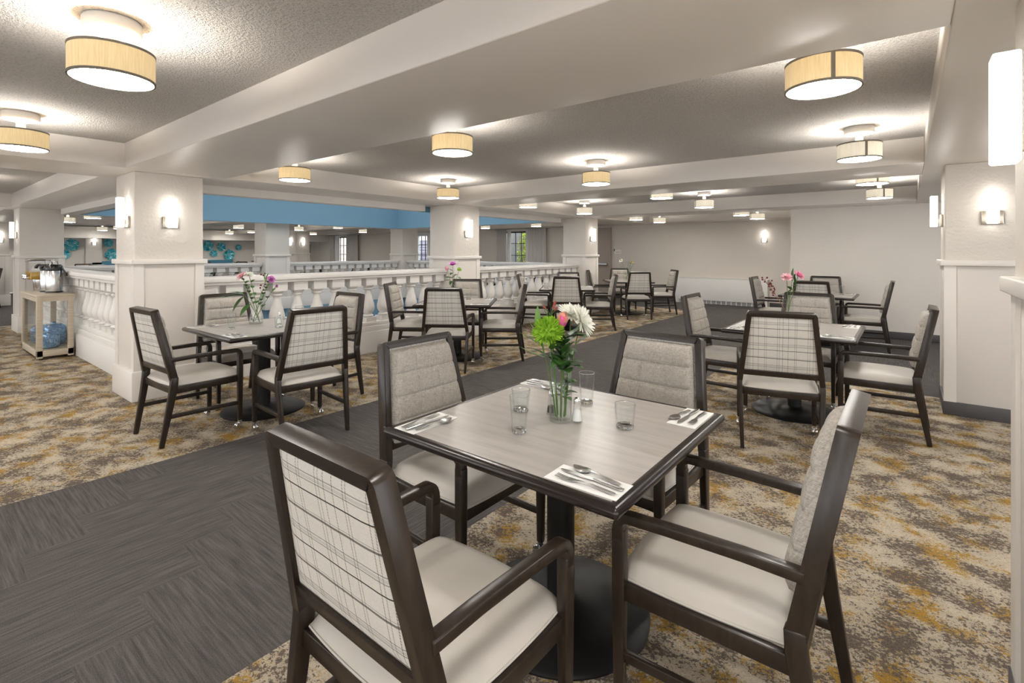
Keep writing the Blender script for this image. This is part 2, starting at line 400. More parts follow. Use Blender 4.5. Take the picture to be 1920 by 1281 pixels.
# grey carpet planks, herringbone, clipped to the grey areas in view
PL, PW = 1.0, 0.25
regions = [(PX0, PX1, -0.1, 12.1), (PX1, 0.25, 6.4, 10.2), (-7.2, -1.75, 12.1, 14.0)]
planks = {}
def plank(x0, x1, y0, y1, horiz):
    for (a, b_, c_, d) in regions:
        xa, xb, ya, yb = max(x0, a), min(x1, b_), max(y0, c_), min(y1, d)
        if xb - xa < 0.02 or yb - ya < 0.02: continue
        L, Wd = (xb - xa, yb - ya) if horiz else (yb - ya, xb - xa)
        key = (round(L, 3), round(Wd, 3))
        if key not in planks:
            g = 0.0; planks[key] = MB().box(-L/2+g, L/2-g, -Wd/2+g, Wd/2-g, -0.0038, 0.0).mesh('carpet_plank', M['grey'])
        o = link('carpet_plank', planks[key], floor); o.location = ((xa+xb)/2, (ya+yb)/2, random.uniform(-0.0002, 0.0002))
        if not horiz: o.rotation_euler = (0, 0, PI/2)
n = 40
for k in range(-60, 90):
    for i in range(-30, 30):
        # herringbone lattice: translation (PW,-PW) along the zigzag, (PL+... ) between zigzags
        ox = k * PW + i * PL * 1.0 ; oy = -k * PW + i * PL
        ox -= 4.0; oy += 4.15
        if -9 < ox < 3 and -3 < oy < 16:
            plank(ox, ox + PL, oy, oy + PW, True)
            plank(ox + PL, ox + PL + PW, oy, oy + PL, False)

# ceiling with atrium opening
AX0, AX1, AY0, AY1 = -11.99, -6.47, 2.24, 9.62   # opening between beams
cl = MB()
for (a, b_, c_, d) in ((X0, X1, Y0, AY0), (X0, X1, AY1, 14.2), (X0, AX0, AY0, AY1), (AX1, X1, AY0, AY1)):
    cl.box(a, b_, c_, d, CH, CH + 0.15)
struct('ceiling', cl, M['ceiling'], 'popcorn textured ceiling with an opening over the atrium', 'ceiling')
# beams
def beam(name, x0, x1, y0, y1, label, z0=BU):
    return struct(name, MB().box(x0, x1, y0, y1, z0, CH + 0.01), M['beam'], label, 'beam', bevel=0.006)
e = 0.0
bx = [(-18.9, -18.03), (-12.86, -11.99), (-6.47, -5.60), (0.115, 0.985)]; by = [(1.37, 2.24), (5.55, 6.42), (9.62, 10.49)]
nms = ['beyond the far columns', 'on the far side of the atrium', 'over the near balustrade', 'along the right pillars']
for (a, b_), nm in zip(bx, nms): beam('beam', a, b_, Y0, 13.2, 'painted ceiling beam running lengthwise ' + nm)
for (c_, d), nm in zip(by, ['nearest overhead', 'second overhead', 'third, near the rear wall']):
    ends = [X0] + [q for p in bx for q in p] + [X1]
    for i in range(0, len(ends), 2):
        a, b_ = ends[i], ends[i+1]
        if c_ == 5.55 and i == 4: continue           # no beam across the atrium
        beam('beam', a - 0.0, b_ + 0.0, c_, d, 'painted cross beam %s, bay %s' % (nm, ['west end', 'behind atrium', 'atrium edge', 'over the dining tables', 'right of the pillars'][[0,2,4,6,8].index(i)]), BU + 0.001)
beam('beam', X0, -1.66, 13.2, 14.05, 'painted soffit along the far wall above the radiator', BU + 0.03)
# atrium: blue band above, lips, well walls, skylight
T = 0.06
def well(z0, z1, mat, name, label, inset=0.0, nx=None):
    a0, a1, b0, b1 = AX0 - inset, AX1 + inset, AY0 - inset, AY1 + inset
    w_ = MB()
    w_.box(a0 - T, a0, b0 - T, b1 + T, z0, z1); w_.box(a1, a1 + T, b0 - T, b1 + T, z0, z1)
    w_.box(a0, a1, b0 - T, b0, z0, z1); w_.box(a0, a1, b1, b1 + T, z0, z1)
    return struct(name, w_, mat, label, 'wall')
well(2.10, 2.70, M['blue'], 'wall_atrium', 'blue painted band round the atrium opening', inset=-0.065)
well(2.70, 3.7, M['blue'], 'wall_skylight', 'blue painted skylight shaft above the atrium', inset=0.0)
# lip boards under the beams
lip = MB(); 
for (c_, d) in ((2.15, 5.62), (6.46, 9.78)): lip.box(-6.47, -6.30, c_, d, 2.095, 2.2); lip.box(-12.14, -11.97, c_, d, 2.095, 2.2)
lip.box(-12.0, -6.45, 2.0, 2.22, 2.095, 2.2); lip.box(-12.0, -6.45, 9.64, 9.85, 2.095, 2.2)
struct('trim_1', lip, M['trim'], 'painted lip boards under the beams round the atrium', 'trim')
sk = MB()
for i in range(6): sk.box(AX0 + i*(AX1-AX0)/5 - 0.03, AX0 + i*(AX1-AX0)/5 + 0.03, AY0, AY1, 3.66, 3.74)
for i in range(7): sk.box(AX0, AX1, AY0 + i*(AY1-AY0)/6 - 0.03, AY0 + i*(AY1-AY0)/6 + 0.03, 3.655, 3.735)
win = struct('window_4', sk, M['trim'], 'skylight bars over the atrium', 'window')
MB().box(AX0, AX1, AY0, AY1, 3.70, 3.706).obj('pane', M['skypane'], win)
a0, a1, b0, b1 = HX0, HX1, HY0, HY1
for z0, z1, mt, nm, lb in ((-1.0, -0.001, M['blue'], 'wall_well', 'blue fascia below the balustrades round the atrium well'), (-3.0, -1.0, M['wall_smooth'], 'wall_lower', 'pale lower storey wall under the atrium')):
    w_ = MB(); w_.box(a0 - T, a0 + .015, b0 - T, b1 + T, z0, z1); w_.box(a1 - .015, a1 + T, b0 - T, b1 + T, z0, z1); w_.box(a0, a1, b0 - T, b0 + .015, z0, z1); w_.box(a0, a1, b1 - .015, b1 + T, z0, z1)
    struct(nm, w_, mt, lb, 'wall')
struct('floor_lower', MB().box(HX0 - .1, HX1 + .1, HY0 - .1, HY1 + .1, -3.1, -3.0), M['lower'], 'lower storey floor at the bottom of the atrium', 'floor')

# outer walls (far wall with openings)
def wall_with_holes(name, y0, y1, x0, x1, holes, mat, label):
    w_ = MB(); cur = x0
    for (h0, h1, z0, z1) in sorted(holes):
        w_.box(cur, h0, y0, y1, 0, CH); 
        if z0 > 0: w_.box(h0, h1, y0, y1, 0, z0)
        w_.box(h0, h1, y0, y1, z1, CH); cur = h1
    w_.box(cur, x1, y0, y1, 0, CH)
    return struct(name, w_, mat, label, 'wall')
WINS = [(-11.55, -9.95, 0.85, 2.13), (-16.28, -15.58, 0.85, 2.11), (-22.3, -20.75, 0.85, 2.13)]
wall_with_holes('wall_far', 14.05, 14.2, X0, -1.5, WINS, M['wall'], 'beige far wall with the radiator, door and windows')
struct('wall_rear', MB().box(-1.66, X1, 10.25, 10.4, 0, CH), M['wall'], 'beige textured wall behind the right rear table', 'wall')
struct('wall_return', MB().box(-1.66, -1.5, 10.4, 14.05, 0, CH), M['wall'], 'short return wall between rear and far walls', 'wall')
struct('wall_left', MB().box(X0 - 0.15, X0, Y0, 14.2, 0, CH), M['wall'], 'beige wall with teal art glass across the atrium', 'wall')
BACK_FILL = [(-22.1 + 3.3*i, -22.1 + 3.3*i + 2.7, 0.45, 2.28) for i in range(8)]  # back wall openings, added out of view to let in fill daylight
RIGHT_FILL = [(-5.4 + 3.1*i, -5.4 + 3.1*i + 2.6, 0.45, 2.28) for i in range(5)]  # right wall openings, added for more of that fill daylight
wall_with_holes('wall_back', Y0 - 0.15, Y0, X0, X1, BACK_FILL, M['wall'], 'wall behind the camera, its large windows added for fill daylight')
w_ = MB(); cur = Y0
for (h0, h1, z0, z1) in RIGHT_FILL: w_.box(X1, X1 + .15, cur, h0, 0, CH).box(X1, X1 + .15, h0, h1, 0, z0).box(X1, X1 + .15, h0, h1, z1, CH); cur = h1
w_.box(X1, X1 + .15, cur, 10.4, 0, CH); struct('wall_right', w_, M['wall'], 'wall right of the pillars, its large windows added for fill daylight', 'wall')
for k, (h0, h1, z0, z1) in enumerate(BACK_FILL + RIGHT_FILL):  # frames of the added fill windows
    f_ = MB(); hor = k < len(BACK_FILL); f0 = .05
    for a_, b_, c_, d in ((h0, h0 + f0, z0, z1), (h1 - f0, h1, z0, z1), (h0 + f0, h1 - f0, z0, z0 + f0), (h0 + f0, h1 - f0, z1 - f0, z1), ((h0 + h1)/2 - .02, (h0 + h1)/2 + .02, z0 + f0, z1 - f0)):
        f_.box(a_, b_, Y0 - .11, Y0 - .05, c_, d) if hor else f_.box(X1 + .05, X1 + .11, a_, b_, c_, d)
    struct('window_%d' % (5 + k), f_, M['trim'], 'added unseen window for fill daylight, %s' % ('behind the camera' if hor else 'right of the pillars'), 'window')
struct('trim_2', MB().box(-24.0, -22.9, 2.0, 14.05, 1.895, 2.3), M['beam'], 'low soffit over the booth and art glass wall', 'trim')
struct('trim_3', MB().box(-24.0, -23.8, 4.66, 5.13, 0, 1.9), M['wall_smooth'], 'shallow pilaster between two groups of art glass', 'trim')
struct('trim_4', MB().box(-14.2, -13.75, 13.55, 14.05, 0, 2.3), M['wall'], 'wall pier left of the curtained window', 'trim')
struct('trim_5', MB().box(-8.6, -8.4, 13.6, 14.05, 0, 2.3), M['wall'], 'narrow wall pier left of the taupe door', 'trim')
def bboard(name, x0, x1, y0, y1, label, mat='baseboard', h=0.115):
    struct(name, MB().box(x0, x1, y0, y1, 0, h), M[mat], label, 'baseboard', bevel=0.003)
bboard('baseboard_rear', -1.66, X1, 10.235, 10.25, 'dark grey rubber baseboard along the rear right wall')
bboard('baseboard_far', -7.18, -5.15, 14.035, 14.05, 'dark grey rubber baseboard left of the radiator')
bboard('baseboard_far_right', -2.75, -1.66, 14.035, 14.05, 'dark grey rubber baseboard right of the radiator')

# pillars
def pillar(x0, y0, w, d, label, base='white', dado=True, ytex=True):
    t_ = MB().box(x0, x0 + w, y0, y0 + d, 1.30, BU)
    p = struct('pillar', t_, M['pillar_tex'], label, 'pillar', bevel=0.008)
    MB().box(x0 + .004, x0 + w - .004, y0 + .004, y0 + d - .004, 0, 1.30).obj('panel', M['wall_smooth'], p, bevel=0.004)
    MB().box(x0 - .032, x0 + w + .032, y0 - .032, y0 + d + .032, 1.302, 1.35).obj('dado_rail', M['trim'], p, bevel=0.005)
    for (cx, sx) in ((x0, 1), (x0 + w, -1)):
        for (cy_, sy) in ((y0, 1), (y0 + d, -1)):
            a_ = MB()
            a_.box(min(cx - sx*.008, cx + sx*.075), max(cx - sx*.008, cx + sx*.075), min(cy_ - sy*.008, cy_ + sy*.004), max(cy_ - sy*.008, cy_ + sy*.004), 0.1, 1.301)
            a_.box(min(cx - sx*.008, cx + sx*.004), max(cx - sx*.008, cx + sx*.004), min(cy_ + sy*.004, cy_ + sy*.075), max(cy_ + sy*.004, cy_ + sy*.075), 0.1, 1.301)
            a_.obj('corner_trim', M['trim'], p)
    if base == 'white': MB().box(x0 - .028, x0 + w + .028, y0 - .028, y0 + d + .028, 0, 0.285).obj('base', M['trim'], p, bevel=0.006)
    else: MB().box(x0 - .014, x0 + w + .014, y0 - .014, y0 + d + .014, 0, 0.115).obj('base', M['baseboard'], p, bevel=0.004)
    return p
PC = [-5.74 - CW, -12.15 - CW, -18.56 - CW]
PY = [1.48, 5.75, 9.92]
lab = {(0,0): 'left pillar with two lit sconces beside the left table', (0,1): 'middle pillar between the two near balustrades', (0,2): 'far pillar beside the taupe door',
       (1,0): 'pillar behind the drinks cart', (1,1): 'pillar on the far side of the atrium under the blue band', (1,2): 'pillar at the far corner of the atrium',
       (2,0): 'pillar at the extreme left edge behind the drinks cart', (2,1): 'distant pillar with sconces left of the teal painting', (2,2): 'distant pillar with sconces near the curtained window'}
for i, px in enumerate(PC):
    for j, py in enumerate(PY): pillar(px, py, CW, CW, lab[(i, j)])
pillar(0.26, 5.80, 0.6, 0.66, 'right pillar with a lit sconce and dark grey base', 'grey')
pillar(0.265, 1.5, 0.6, 0.71, 'pillar cut off by the right edge of the picture', 'grey')

# balustrades
def baluster_mesh():
    b_ = MB()
    b_.box(-.085, .085, -.085, .085, 0.43, 0.495)
    prof = [(.058, .495), (.072, .503), (.076, .515), (.066, .527), (.052, .534), (.060, .55), (.078, .575), (.088, .61), (.089, .64), (.083, .68), (.070, .73), (.056, .78), (.046, .83), (.043, .865), (.046, .878), (.062, .885), (.066, .897), (.062, .908), (.05, .914), (.064, .922), (.078, .935), (.082, .945)]
    b_.lathe(prof, 20, flute=lambda a, z: 1 + (0.018 * math.cos(10 * a) if .55 < z < .86 else 0))
    b_.box(-.09, .09, -.09, .09, 0.945, 1.05)
    return b_.mesh('baluster', M['balu'], smooth=True)
BALM = baluster_mesh()
def balustrade(p0, p1, label, count, group='white balustrades round the atrium'):
    (xa, ya), (xb, yb) = p0, p1
    L = math.hypot(xb - xa, yb - ya); ang = math.atan2(yb - ya, xb - xa)
    r = thing('balustrade', label, 'balustrade', (xa, ya, 0), ang, group)
    MB().box(0, L, -.135, .135, 0, .30).obj('plinth', M['balu'], r, bevel=0.004)
    MB().box(0, L, -.115, .115, .30, .375).box(0, L, -.1, .1, .375, .43).obj('plinth_step', M['balu'], r, bevel=0.006)
    MB().box(0.005, L - .005, -.125, .125, 1.05, 1.085).box(0, L, -.145, .145, 1.082, 1.145).obj('handrail', M['balu'], r, bevel=0.012, seg=2)
    for k in range(count):
        o = link('baluster', BALM, r); o.location = (L * (k + .5) / count, 0, 0)
    return r
bxn, bxf, byn, byf = -6.035, -12.445, 1.775, 10.215
balustrade((bxn, 2.07), (bxn, 5.75), 'white balustrade between left and middle pillars, behind the two left tables', 14)
balustrade((bxn, 6.34), (bxn, 9.92), 'white balustrade between middle and far pillars', 14)
balustrade((-12.15, byn), (-6.33, byn), 'white balustrade running left from the left pillar behind the drinks cart', 22)
balustrade((bxf, 2.07), (bxf, 5.75), 'far white balustrade opposite, left stretch under the art glass', 14)
balustrade((bxf, 6.34), (bxf, 9.92), 'far white balustrade opposite, right stretch under the windows', 14)
balustrade((-12.15, byf), (-6.33, byf), 'white balustrade along the rear end of the atrium', 22)

# ------------------------------------------------------------------ lamps
def make_lamp(cream=False):
    sh = 'shade_cream' if cream else 'shade'
    r = thing('ceiling_lamp', '', 'lamp')
    MB().lathe([(0, -.026), (.098, -.026), (.104, -.034), (.104, -.070), (.098, -.078), (0, -.078)], 28).obj('canopy', M['white'], r, smooth=True)
    MB().lathe([(0, -.075), (.012, -.075), (.012, -.105), (.026, -.105), (.026, -.150), (0, -.150)], 16).obj('stem', M['white'], r, smooth=True)
    R = .150
    MB().lathe([(R, -.276), (R, -.158), (R - .004, -.158), (R - .004, -.276), (R, -.276)], 40).obj('shade', M[sh], r, smooth=True)
    for z in (-.165, -.282): MB().lathe([(R + .0015, z), (R + .002, z + .010), (R - .005, z + .010), (R - .005, z), (R + .0015, z)], 40).obj('shade_trim', M['shade_trim'], r, smooth=True)
    MB().box(R - .001, R + .002, -.008, .008, -.276, -.158).obj('shade_seam', M['shade_trim'], r)
    MB().lathe([(0, -.285), (.10, -.2845), (R - .004, -.280), (R - .004, -.274), (0, -.274)], 32).obj('diffuser', M['diff'], r, smooth=True)
    MB().lathe([(0, -.268), (R - .006, -.268), (R - .006, -.262), (0, -.262)], 24).obj('glow_blocker', M['white'], r)  # opaque disc added to block the diffuser's upward glow
    ld = bpy.data.lights.new('bulb', 'POINT'); ld.energy = LAMP_UP; ld.color = (1.0, .95, .88); ld.shadow_soft_size = .03
    lo = link('bulb', ld, r); lo.location = (0, 0, -.18)
    return r
LAMP, LAMPC = make_lamp(), make_lamp(True)
LX = [-0.30, -2.66, -4.95]; LY = [0.61, 2.64, 4.83, 6.68, 8.53, 10.9, 12.3]
lampname = {(1,0): 'large tan drum ceiling lamp at upper left, nearest', (2,0): 'tan drum ceiling lamp at the left edge, behind the nearest one', (1,1): 'tan drum ceiling lamp under the middle of the long beam',
  (2,1): 'tan drum ceiling lamp half hidden by the beam, above the left table', (2,2): 'tan drum ceiling lamp above the middle pillar', (0,1): 'tan drum ceiling lamp with a dark seam at upper right',
  (1,2): 'tan drum ceiling lamp in the middle before the second beam', (0,2): 'cream drum ceiling lamp at right before the second beam', (0,3): 'cream drum ceiling lamp at right just past the second beam', (0,4): 'cream drum ceiling lamp before the rear right wall'}
cnt = 0
for i, x in enumerate(LX):
    for j, y in enumerate(LY):
        if i == 0 and j > 4: continue
        nm = lampname.get((i, j), 'cream drum ceiling lamp %s, %s' % (['', 'in the middle row', 'in the row nearest the atrium'][i], ['', '', '', 'just past the second beam', 'before the third beam', 'just past the third beam', 'last one before the far wall'][j]))
        inst(LAMPC if (i == 0 and j >= 2) or j > 2 else LAMP, nm, (x, y, LZ), [-1.2, -2.4, 2.2][i], 'drum ceiling lamps')
for i, x in enumerate((-0.30, -2.63, -4.94, 2.4)):
    for j, y in enumerate((-1.5, -3.9)):
        inst(LAMP, 'tan drum ceiling lamp behind the camera, row %s, %s' % ('abcd'[i], ['near', 'far'][j]), (x, y, LZ), 1, 'drum ceiling lamps')
for j, y in enumerate((0.6, 3.7, 8.2)): inst(LAMPC, 'cream drum ceiling lamp right of the pillars, %s' % ['first', 'second', 'third'][j], (2.6, y, LZ), 1, 'drum ceiling lamps')
for i, x in enumerate((-7.25, -9.5, -14.1, -16.6)):
    for j, y in enumerate((0.55, -1.8)):
        inst(LAMP if i < 2 else LAMPC, 'drum ceiling lamp in the left wing, %s from the left pillar, %s row' % (['first', 'second', 'third', 'fourth'][i], ['front', 'back'][j]), (x, y, LZ), 1, 'drum ceiling lamps')
for i, x in enumerate((-14.2, -16.6, -20.2, -22.2)):
    for j, y in enumerate((2.9, 4.8, 7.0, 9.0, 11.6)):
        inst(LAMPC, 'drum ceiling lamp beyond the atrium, %s row back, %s from the left' % (['first', 'second', 'third', 'fourth'][i], ['first', 'second', 'third', 'fourth', 'fifth'][j]), (x, y, LZ), 1, 'drum ceiling lamps')
for i, x in enumerate((-8.6, -10.6)):
    inst(LAMPC, 'drum ceiling lamp behind the rear atrium balustrade, %s' % ['right one', 'left one'][i], (x, 12.0, LZ), 1, 'drum ceiling lamps')

# ------------------------------------------------------------------ sconces (local: +x out of the wall)
def make_sconce():
    r = thing('wall_sconce', '', 'sconce')
    MB().box(0, .022, -.068, .068, -.145, -.03).obj('backplate', M['nickel'], r, bevel=0.004)
    MB().box(.022, .04, -.02, .02, -.11, -.07).obj('bracket', M['nickel'], r)
    MB().box(.036, .092, -.037, .037, -.14, .145).obj('glass_shade', M['sconce'], r, bevel=0.006)
    return r
SC = make_sconce(); SZ = 1.80
sc = [(-5.74, 1.775, 0, 'lit white sconce on the right face of the left pillar'), (-5.93, 1.48, -90, 'lit white sconce on the left face of the left pillar'),
      (-5.74, 6.045, 0, 'lit white sconce on the middle pillar'), (-5.74, 10.215, 0, 'lit white sconce on the far pillar beside the door'),
      (0.56, 5.80, -90, 'lit white sconce on the front of the right pillar'), (0.26, 6.13, 180, 'lit white sconce on the left side of the right pillar'),
      (0.265, 1.83, 180, 'large near sconce cut off by the right edge'), (-2.87, 14.05, -90, 'lit white sconce on the far wall right of the radiator'),
      (-12.42, 1.48, -90, 'lit white sconce on the pillar behind the drinks cart'), (-18.56, 1.9, 0, 'lit white sconce at the extreme left edge'),
      (-18.56, 6.045, 0, 'lit sconce on the front of the distant pillar'), (-18.85, 5.75, -90, 'lit sconce on the left of the distant pillar'),
      (-18.56, 10.215, 0, 'lit sconce on the front of the distant window pillar'), (-18.85, 9.92, -90, 'lit sconce on the left of the distant window pillar'),
      (-23.8, 4.9, 0, 'small lit sconce on the pilaster between the art glass')]
for x, y, a, lb in sc: inst(SC, lb, (x, y, SZ), math.radians(a), 'wall sconces')

# ------------------------------------------------------------------ far wall furniture
r = thing('radiator_cover', 'long white radiator cover along the far wall', 'radiator', (-3.95, 14.045, 0))
MB().box(-1.18, 1.18, -.16, 0, .09, .69).obj('casing', M['heater'], r, bevel=0.006)
MB().box(-1.20, 1.20, -.175, 0, .69, .705).obj('top_panel', M['heater'], r, bevel=0.003)
for x in (-1.15, 1.15): MB().box(x - .03, x + .03, -.15, 0, 0, .09).obj('leg', M['heater'], r)
MB().box(-1.12, 1.12, -.13, -.115, .0, .09).obj('grille_back', M['grille'], r)
for i in range(18): MB().box(-1.1 + i * .127, -1.1 + i * .127 + .02, -.15, -.13, .0, .09).obj('grille_bar', M['heater'], r)
d = struct('door_1', MB().box(-8.1, -7.26, 13.99, 14.04, 0.01, 2.09), M['door'], 'taupe fire door with push bar beside the far pillar', 'door')
f = MB().box(-8.17, -8.1, 13.97, 14.06, 0, 2.16).box(-7.26, -7.19, 13.97, 14.06, 0, 2.16).box(-8.1, -7.26, 13.97, 14.06, 2.09, 2.16)
f.obj('door_frame', M['door'], d)
MB().box(-8.0, -7.3, 13.93, 13.99, .98, 1.06).obj('push_bar', M['steel'], d, bevel=0.008)
s_ = thing('door_sign', 'small white room sign on the far wall right of the door', 'sign', (-6.98, 14.05, 1.41))
MB().box(-.115, .115, -.012, 0, -.065, .065).obj('sign_plate', M['sign'], s_)
MB().box(-.125, -.095, -.016, 0, .02, .08).obj('sign_marker', M['signtext'], s_)
lt = MB()
for i in range(5): lt.box(-.05 + i * .026, -.034 + i * .026, -.0135, -.012, -.02, -.008)
lt.obj('lettering', M['signtext'], s_)

def window(name, x0, x1, z0, z1, cols, rows, frame, label, y=14.05):
    w_ = MB(); fw = .05
    w_.box(x0, x0 + fw, y + .02, y + .12, z0, z1).box(x1 - fw, x1, y + .02, y + .12, z0, z1).box(x0 + fw, x1 - fw, y + .02, y + .12, z0, z0 + fw).box(x0 + fw, x1 - fw, y + .02, y + .12, z1 - fw, z1)
    o = struct(name, w_, frame, label, 'window')
    for i in range(1, cols): 
        x = x0 + (x1 - x0) * i / cols; MB().box(x - .012, x + .012, y + .05, y + .08, z0 + fw, z1 - fw).obj('muntin', M['muntin'], o)
    for i in range(1, rows):
        z = z0 + (z1 - z0) * i / rows; MB().box(x0 + fw, x1 - fw, y + .052, y + .078, z - .012, z + .012).obj('muntin', M['muntin'], o)
    MB().box(x0 + fw, x1 - fw, y + .063, y + .067, z0 + fw, z1 - fw).obj('pane', M['pane'], o)
    return o
window('window_1', -11.55, -9.95, .85, 2.13, 6, 3, M['muntin'], 'curtained window across the atrium with greenery outside')
window('window_2', -16.28, -15.58, .85, 2.11, 3, 3, M['sheer'], 'white framed narrow window across the atrium')
window('window_3', -22.3, -20.75, .85, 2.13, 6, 3, M['muntin'], 'distant curtained window right of the teal painting')
cas = MB()
for (a_, b_) in ((-16.44, -16.28), (-15.58, -15.44)): cas.box(a_, b_, 14.0, 14.05, .8, 2.2)
cas.box(-16.28, -15.58, 14.0, 14.05, 2.11, 2.2)
struct('trim_6', cas, M['sheer'], 'white casing round the narrow window', 'trim')
def curtain(x0, x1, label, mat='drape', y=13.9, z0=.05, z1=2.2, folds=6, amp=.035):
    g = MB(); n_ = folds * 8
    g.grid(lambda u, v_: (x0 + (x1 - x0) * u, y + amp * math.sin(2*PI*folds*u) * (0.6 + .4*v_) - .0, z0 + (z1 - z0) * v_), n_, 4)
    g.grid(lambda u, v_: (x0 + (x1 - x0) * u, y + .006 + amp * math.sin(2*PI*folds*u) * (0.6 + .4*v_), z0 + (z1 - z0) * v_), n_, 4, flip=True)
    tag(g.obj('curtain', M[mat], smooth=True), label, 'curtain', 'window curtains')
curtain(-11.72, -11.28, 'grey curtain on the left of the window with greenery'); curtain(-11.3, -11.12, 'white sheer on the left of the window with greenery', 'sheer', 13.97, folds=3)
curtain(-10.46, -10.28, 'white sheer on the right of the window with greenery', 'sheer', 13.97, folds=3); curtain(-10.3, -9.55, 'grey curtain on the right of the window with greenery')
curtain(-22.65, -22.3, 'grey curtain on the left of the distant window'); curtain(-22.4, -21.9, 'white sheer on the left of the distant window', 'sheer', 13.97)
curtain(-21.2, -20.3, 'grey curtain on the right of the distant window', folds=8)
for x0, x1, lb in ((-11.8, -9.45, 'curtain rod over the window with greenery'), (-22.75, -20.2, 'curtain rod over the distant window')):
    rr = thing('curtain_rod', lb, 'curtain rod', (x0, 13.9, 2.215))
    MB().tube([(0, 0, 0), (x1 - x0, 0, 0)], .014, 8).obj('rod', M['steel'], rr, smooth=True)
    for xx in (0.05, x1 - x0 - .05): MB().box(xx - .012, xx + .012, -.012, .15, -.015, .015).obj('bracket', M['steel'], rr)
    for xx in (0, x1 - x0): MB().lathe([(0, -.025), (.02, -.018), (.025, 0), (.02, .018), (0, .025)], 10, (xx, 0, 0)).obj('finial', M['steel'], rr, smooth=True)
# outdoors beyond the windows
fr = thing('garden_fence', 'grey board fence outside the curtained window', 'fence', (-14.9, 16.3, 0))
for i in range(27): MB().box(i * .16, i * .16 + .15, 0, .03, 0, 2.35 + .012 * (i % 3)).obj('board', M['fence'], fr)
sh = thing('garden_shrub', 'yellow green shrub outside the curtained window', 'shrub', (-11.62, 15.5, 0))
lf = MB()
for i in range(1400):
    a_ = random.uniform(0, 2*PI); hh = random.random(); rr = .36 * math.sin(PI * (0.12 + .85 * hh)) * math.sqrt(random.random())
    p = Vector((rr * math.cos(a_), rr * math.sin(a_) * .7, .25 + 2.2 * hh)); q = Vector((random.gauss(0, 1), random.gauss(0, 1), random.gauss(0, 1))).normalized(); w2 = q.cross(Vector((random.gauss(0,1), random.gauss(0,1), random.gauss(0,1)))).normalized()
    lf.add([p, p + q*.05 + w2*.025, p + q*.1, p + q*.05 - w2*.025], [(0, 1, 2, 3)])
o = lf.obj('foliage', M['shrub'], sh); o['kind'] = 'stuff'
for i in range(4): MB().tube([(0.05*i - .1, 0, 0), (.1*i - .15, .03, 1.0), (.2*i - .3, 0, 2.0)], [.03, .02, .008], 6).obj('trunk', M['twig'], sh)
nb = thing('window_backdrop', 'violet grey siding for the curtain and reflections at the narrow window', 'wall', (-19.9, 16.2, 0)); nb['kind'] = 'structure'  # boards standing in for a violet curtain and reflections in the glass
for i in range(14): MB().box(0, 2.6, 0, .03, i * .14, i * .14 + .135).obj('standin_board', M['standin'], nb)
MB().box(0, 2.6, 0, .03, 1.965, 2.4).obj('standin_top', M['sheer'], nb)
nb = thing('window_backdrop', 'pinkish block wall outside the distant window', 'wall', (-27.5, 16.4, 0)); nb['kind'] = 'structure'
for i in range(11):
    for j in range(7): MB().box(j*.6 + (i % 2)*.3, j*.6 + (i % 2)*.3 + .59, 0, .1, i * .22, i * .22 + .21).obj('block', M['brickc'], nb)
struct('ground', MB().box(-40, 10, 14.2, 30, -.3, -.1), M['fence'], 'paved ground outside the windows', 'ground')

# art glass plates
def plate_mesh(seed):
    rd = random.Random(seed); ph = [rd.uniform(0, 6.28) for _ in range(4)]
    def fn(u, v_):
        a_ = 2*PI*u; rr = v_ * (.30 + .02*math.sin(5*a_ + ph[0]) + .015*math.sin(9*a_ + ph[1])) ; z = .02 + .10 * v_**2 + .03 * v_ * math.sin(6*a_ + ph[2]) 
        return (z, rr * math.cos(a_), rr * math.sin(a_))
    def fb(u, v_):
        x, y, z = fn(u, v_); return (x - .008, y, z)
    return MB().grid(fn, 48, 10).grid(fb, 48, 10, flip=True).mesh('art_glass', M['teal'], smooth=True)
pm = [plate_mesh(i) for i in range(3)]
for k, (y, z, s2, lb) in enumerate([(4.28, 1.66, .72, 'large teal art glass dish left of the pilaster, upper'), (4.08, 1.31, .55, 'teal art glass dish left of the pilaster, lower'), (5.36, 1.735, .5, 'small teal art glass dish right of the pilaster, upper'), (5.47, 1.305, .74, 'large ruffled teal art glass dish beside the left pillar'),
    (8.80, 1.66, .75, 'large teal art glass dish right of the left pillar'), (9.36, 1.62, .62, 'teal art glass dish with white specks in the right group'), (9.06, 1.33, .5, 'small teal art glass dish in the right group, lowest left'), (9.68, 1.26, .78, 'ruffled teal art glass dish above the green plant'), (10.1, 1.60, .45, 'teal art glass dish half hidden by a distant pillar')]):
    o = link('wall_plate', pm[k % 3]); tag(o, lb, 'plate', 'teal art glass dishes'); o.location = (-23.99, y, z); o.scale = (s2, s2, s2); o.rotation_euler = (k * 1.3, 0, 0)
bo = thing('booth_bench', 'long blue upholstered booth bench below the art glass', 'bench', (-23.55, 7.2, 0))
MB().box(-.4, .35, -2.4, 2.6, 0, .42).obj('base', M['wood'], bo, bevel=.01); MB().box(-.4, .38, -2.4, 2.6, .42, .52).obj('seat', M['booth'], bo, bevel=.03); MB().box(-.43, -.25, -2.4, 2.6, .52, 1.04).obj('backrest', M['booth'], bo, bevel=.04)
pt = thing('wall_painting', 'teal abstract canvas on the distant wall between pillars', 'painting', (-23.99, 13.15, 1.42))
MB().box(0, .03, -.45, .45, -.34, .34).obj('canvas', M['canvas'], pt); 
ds = thing('wall_picture', 'dark narrow picture on the wall near the atrium corner', 'picture', (-13.745, 13.75, 1.55)); MB().box(0, .03, -.18, .18, -.35, .35).obj('frame', M['muntin'], ds); MB().box(.03, .034, -.15, .15, -.31, .31).obj('print', M['fence'], ds)

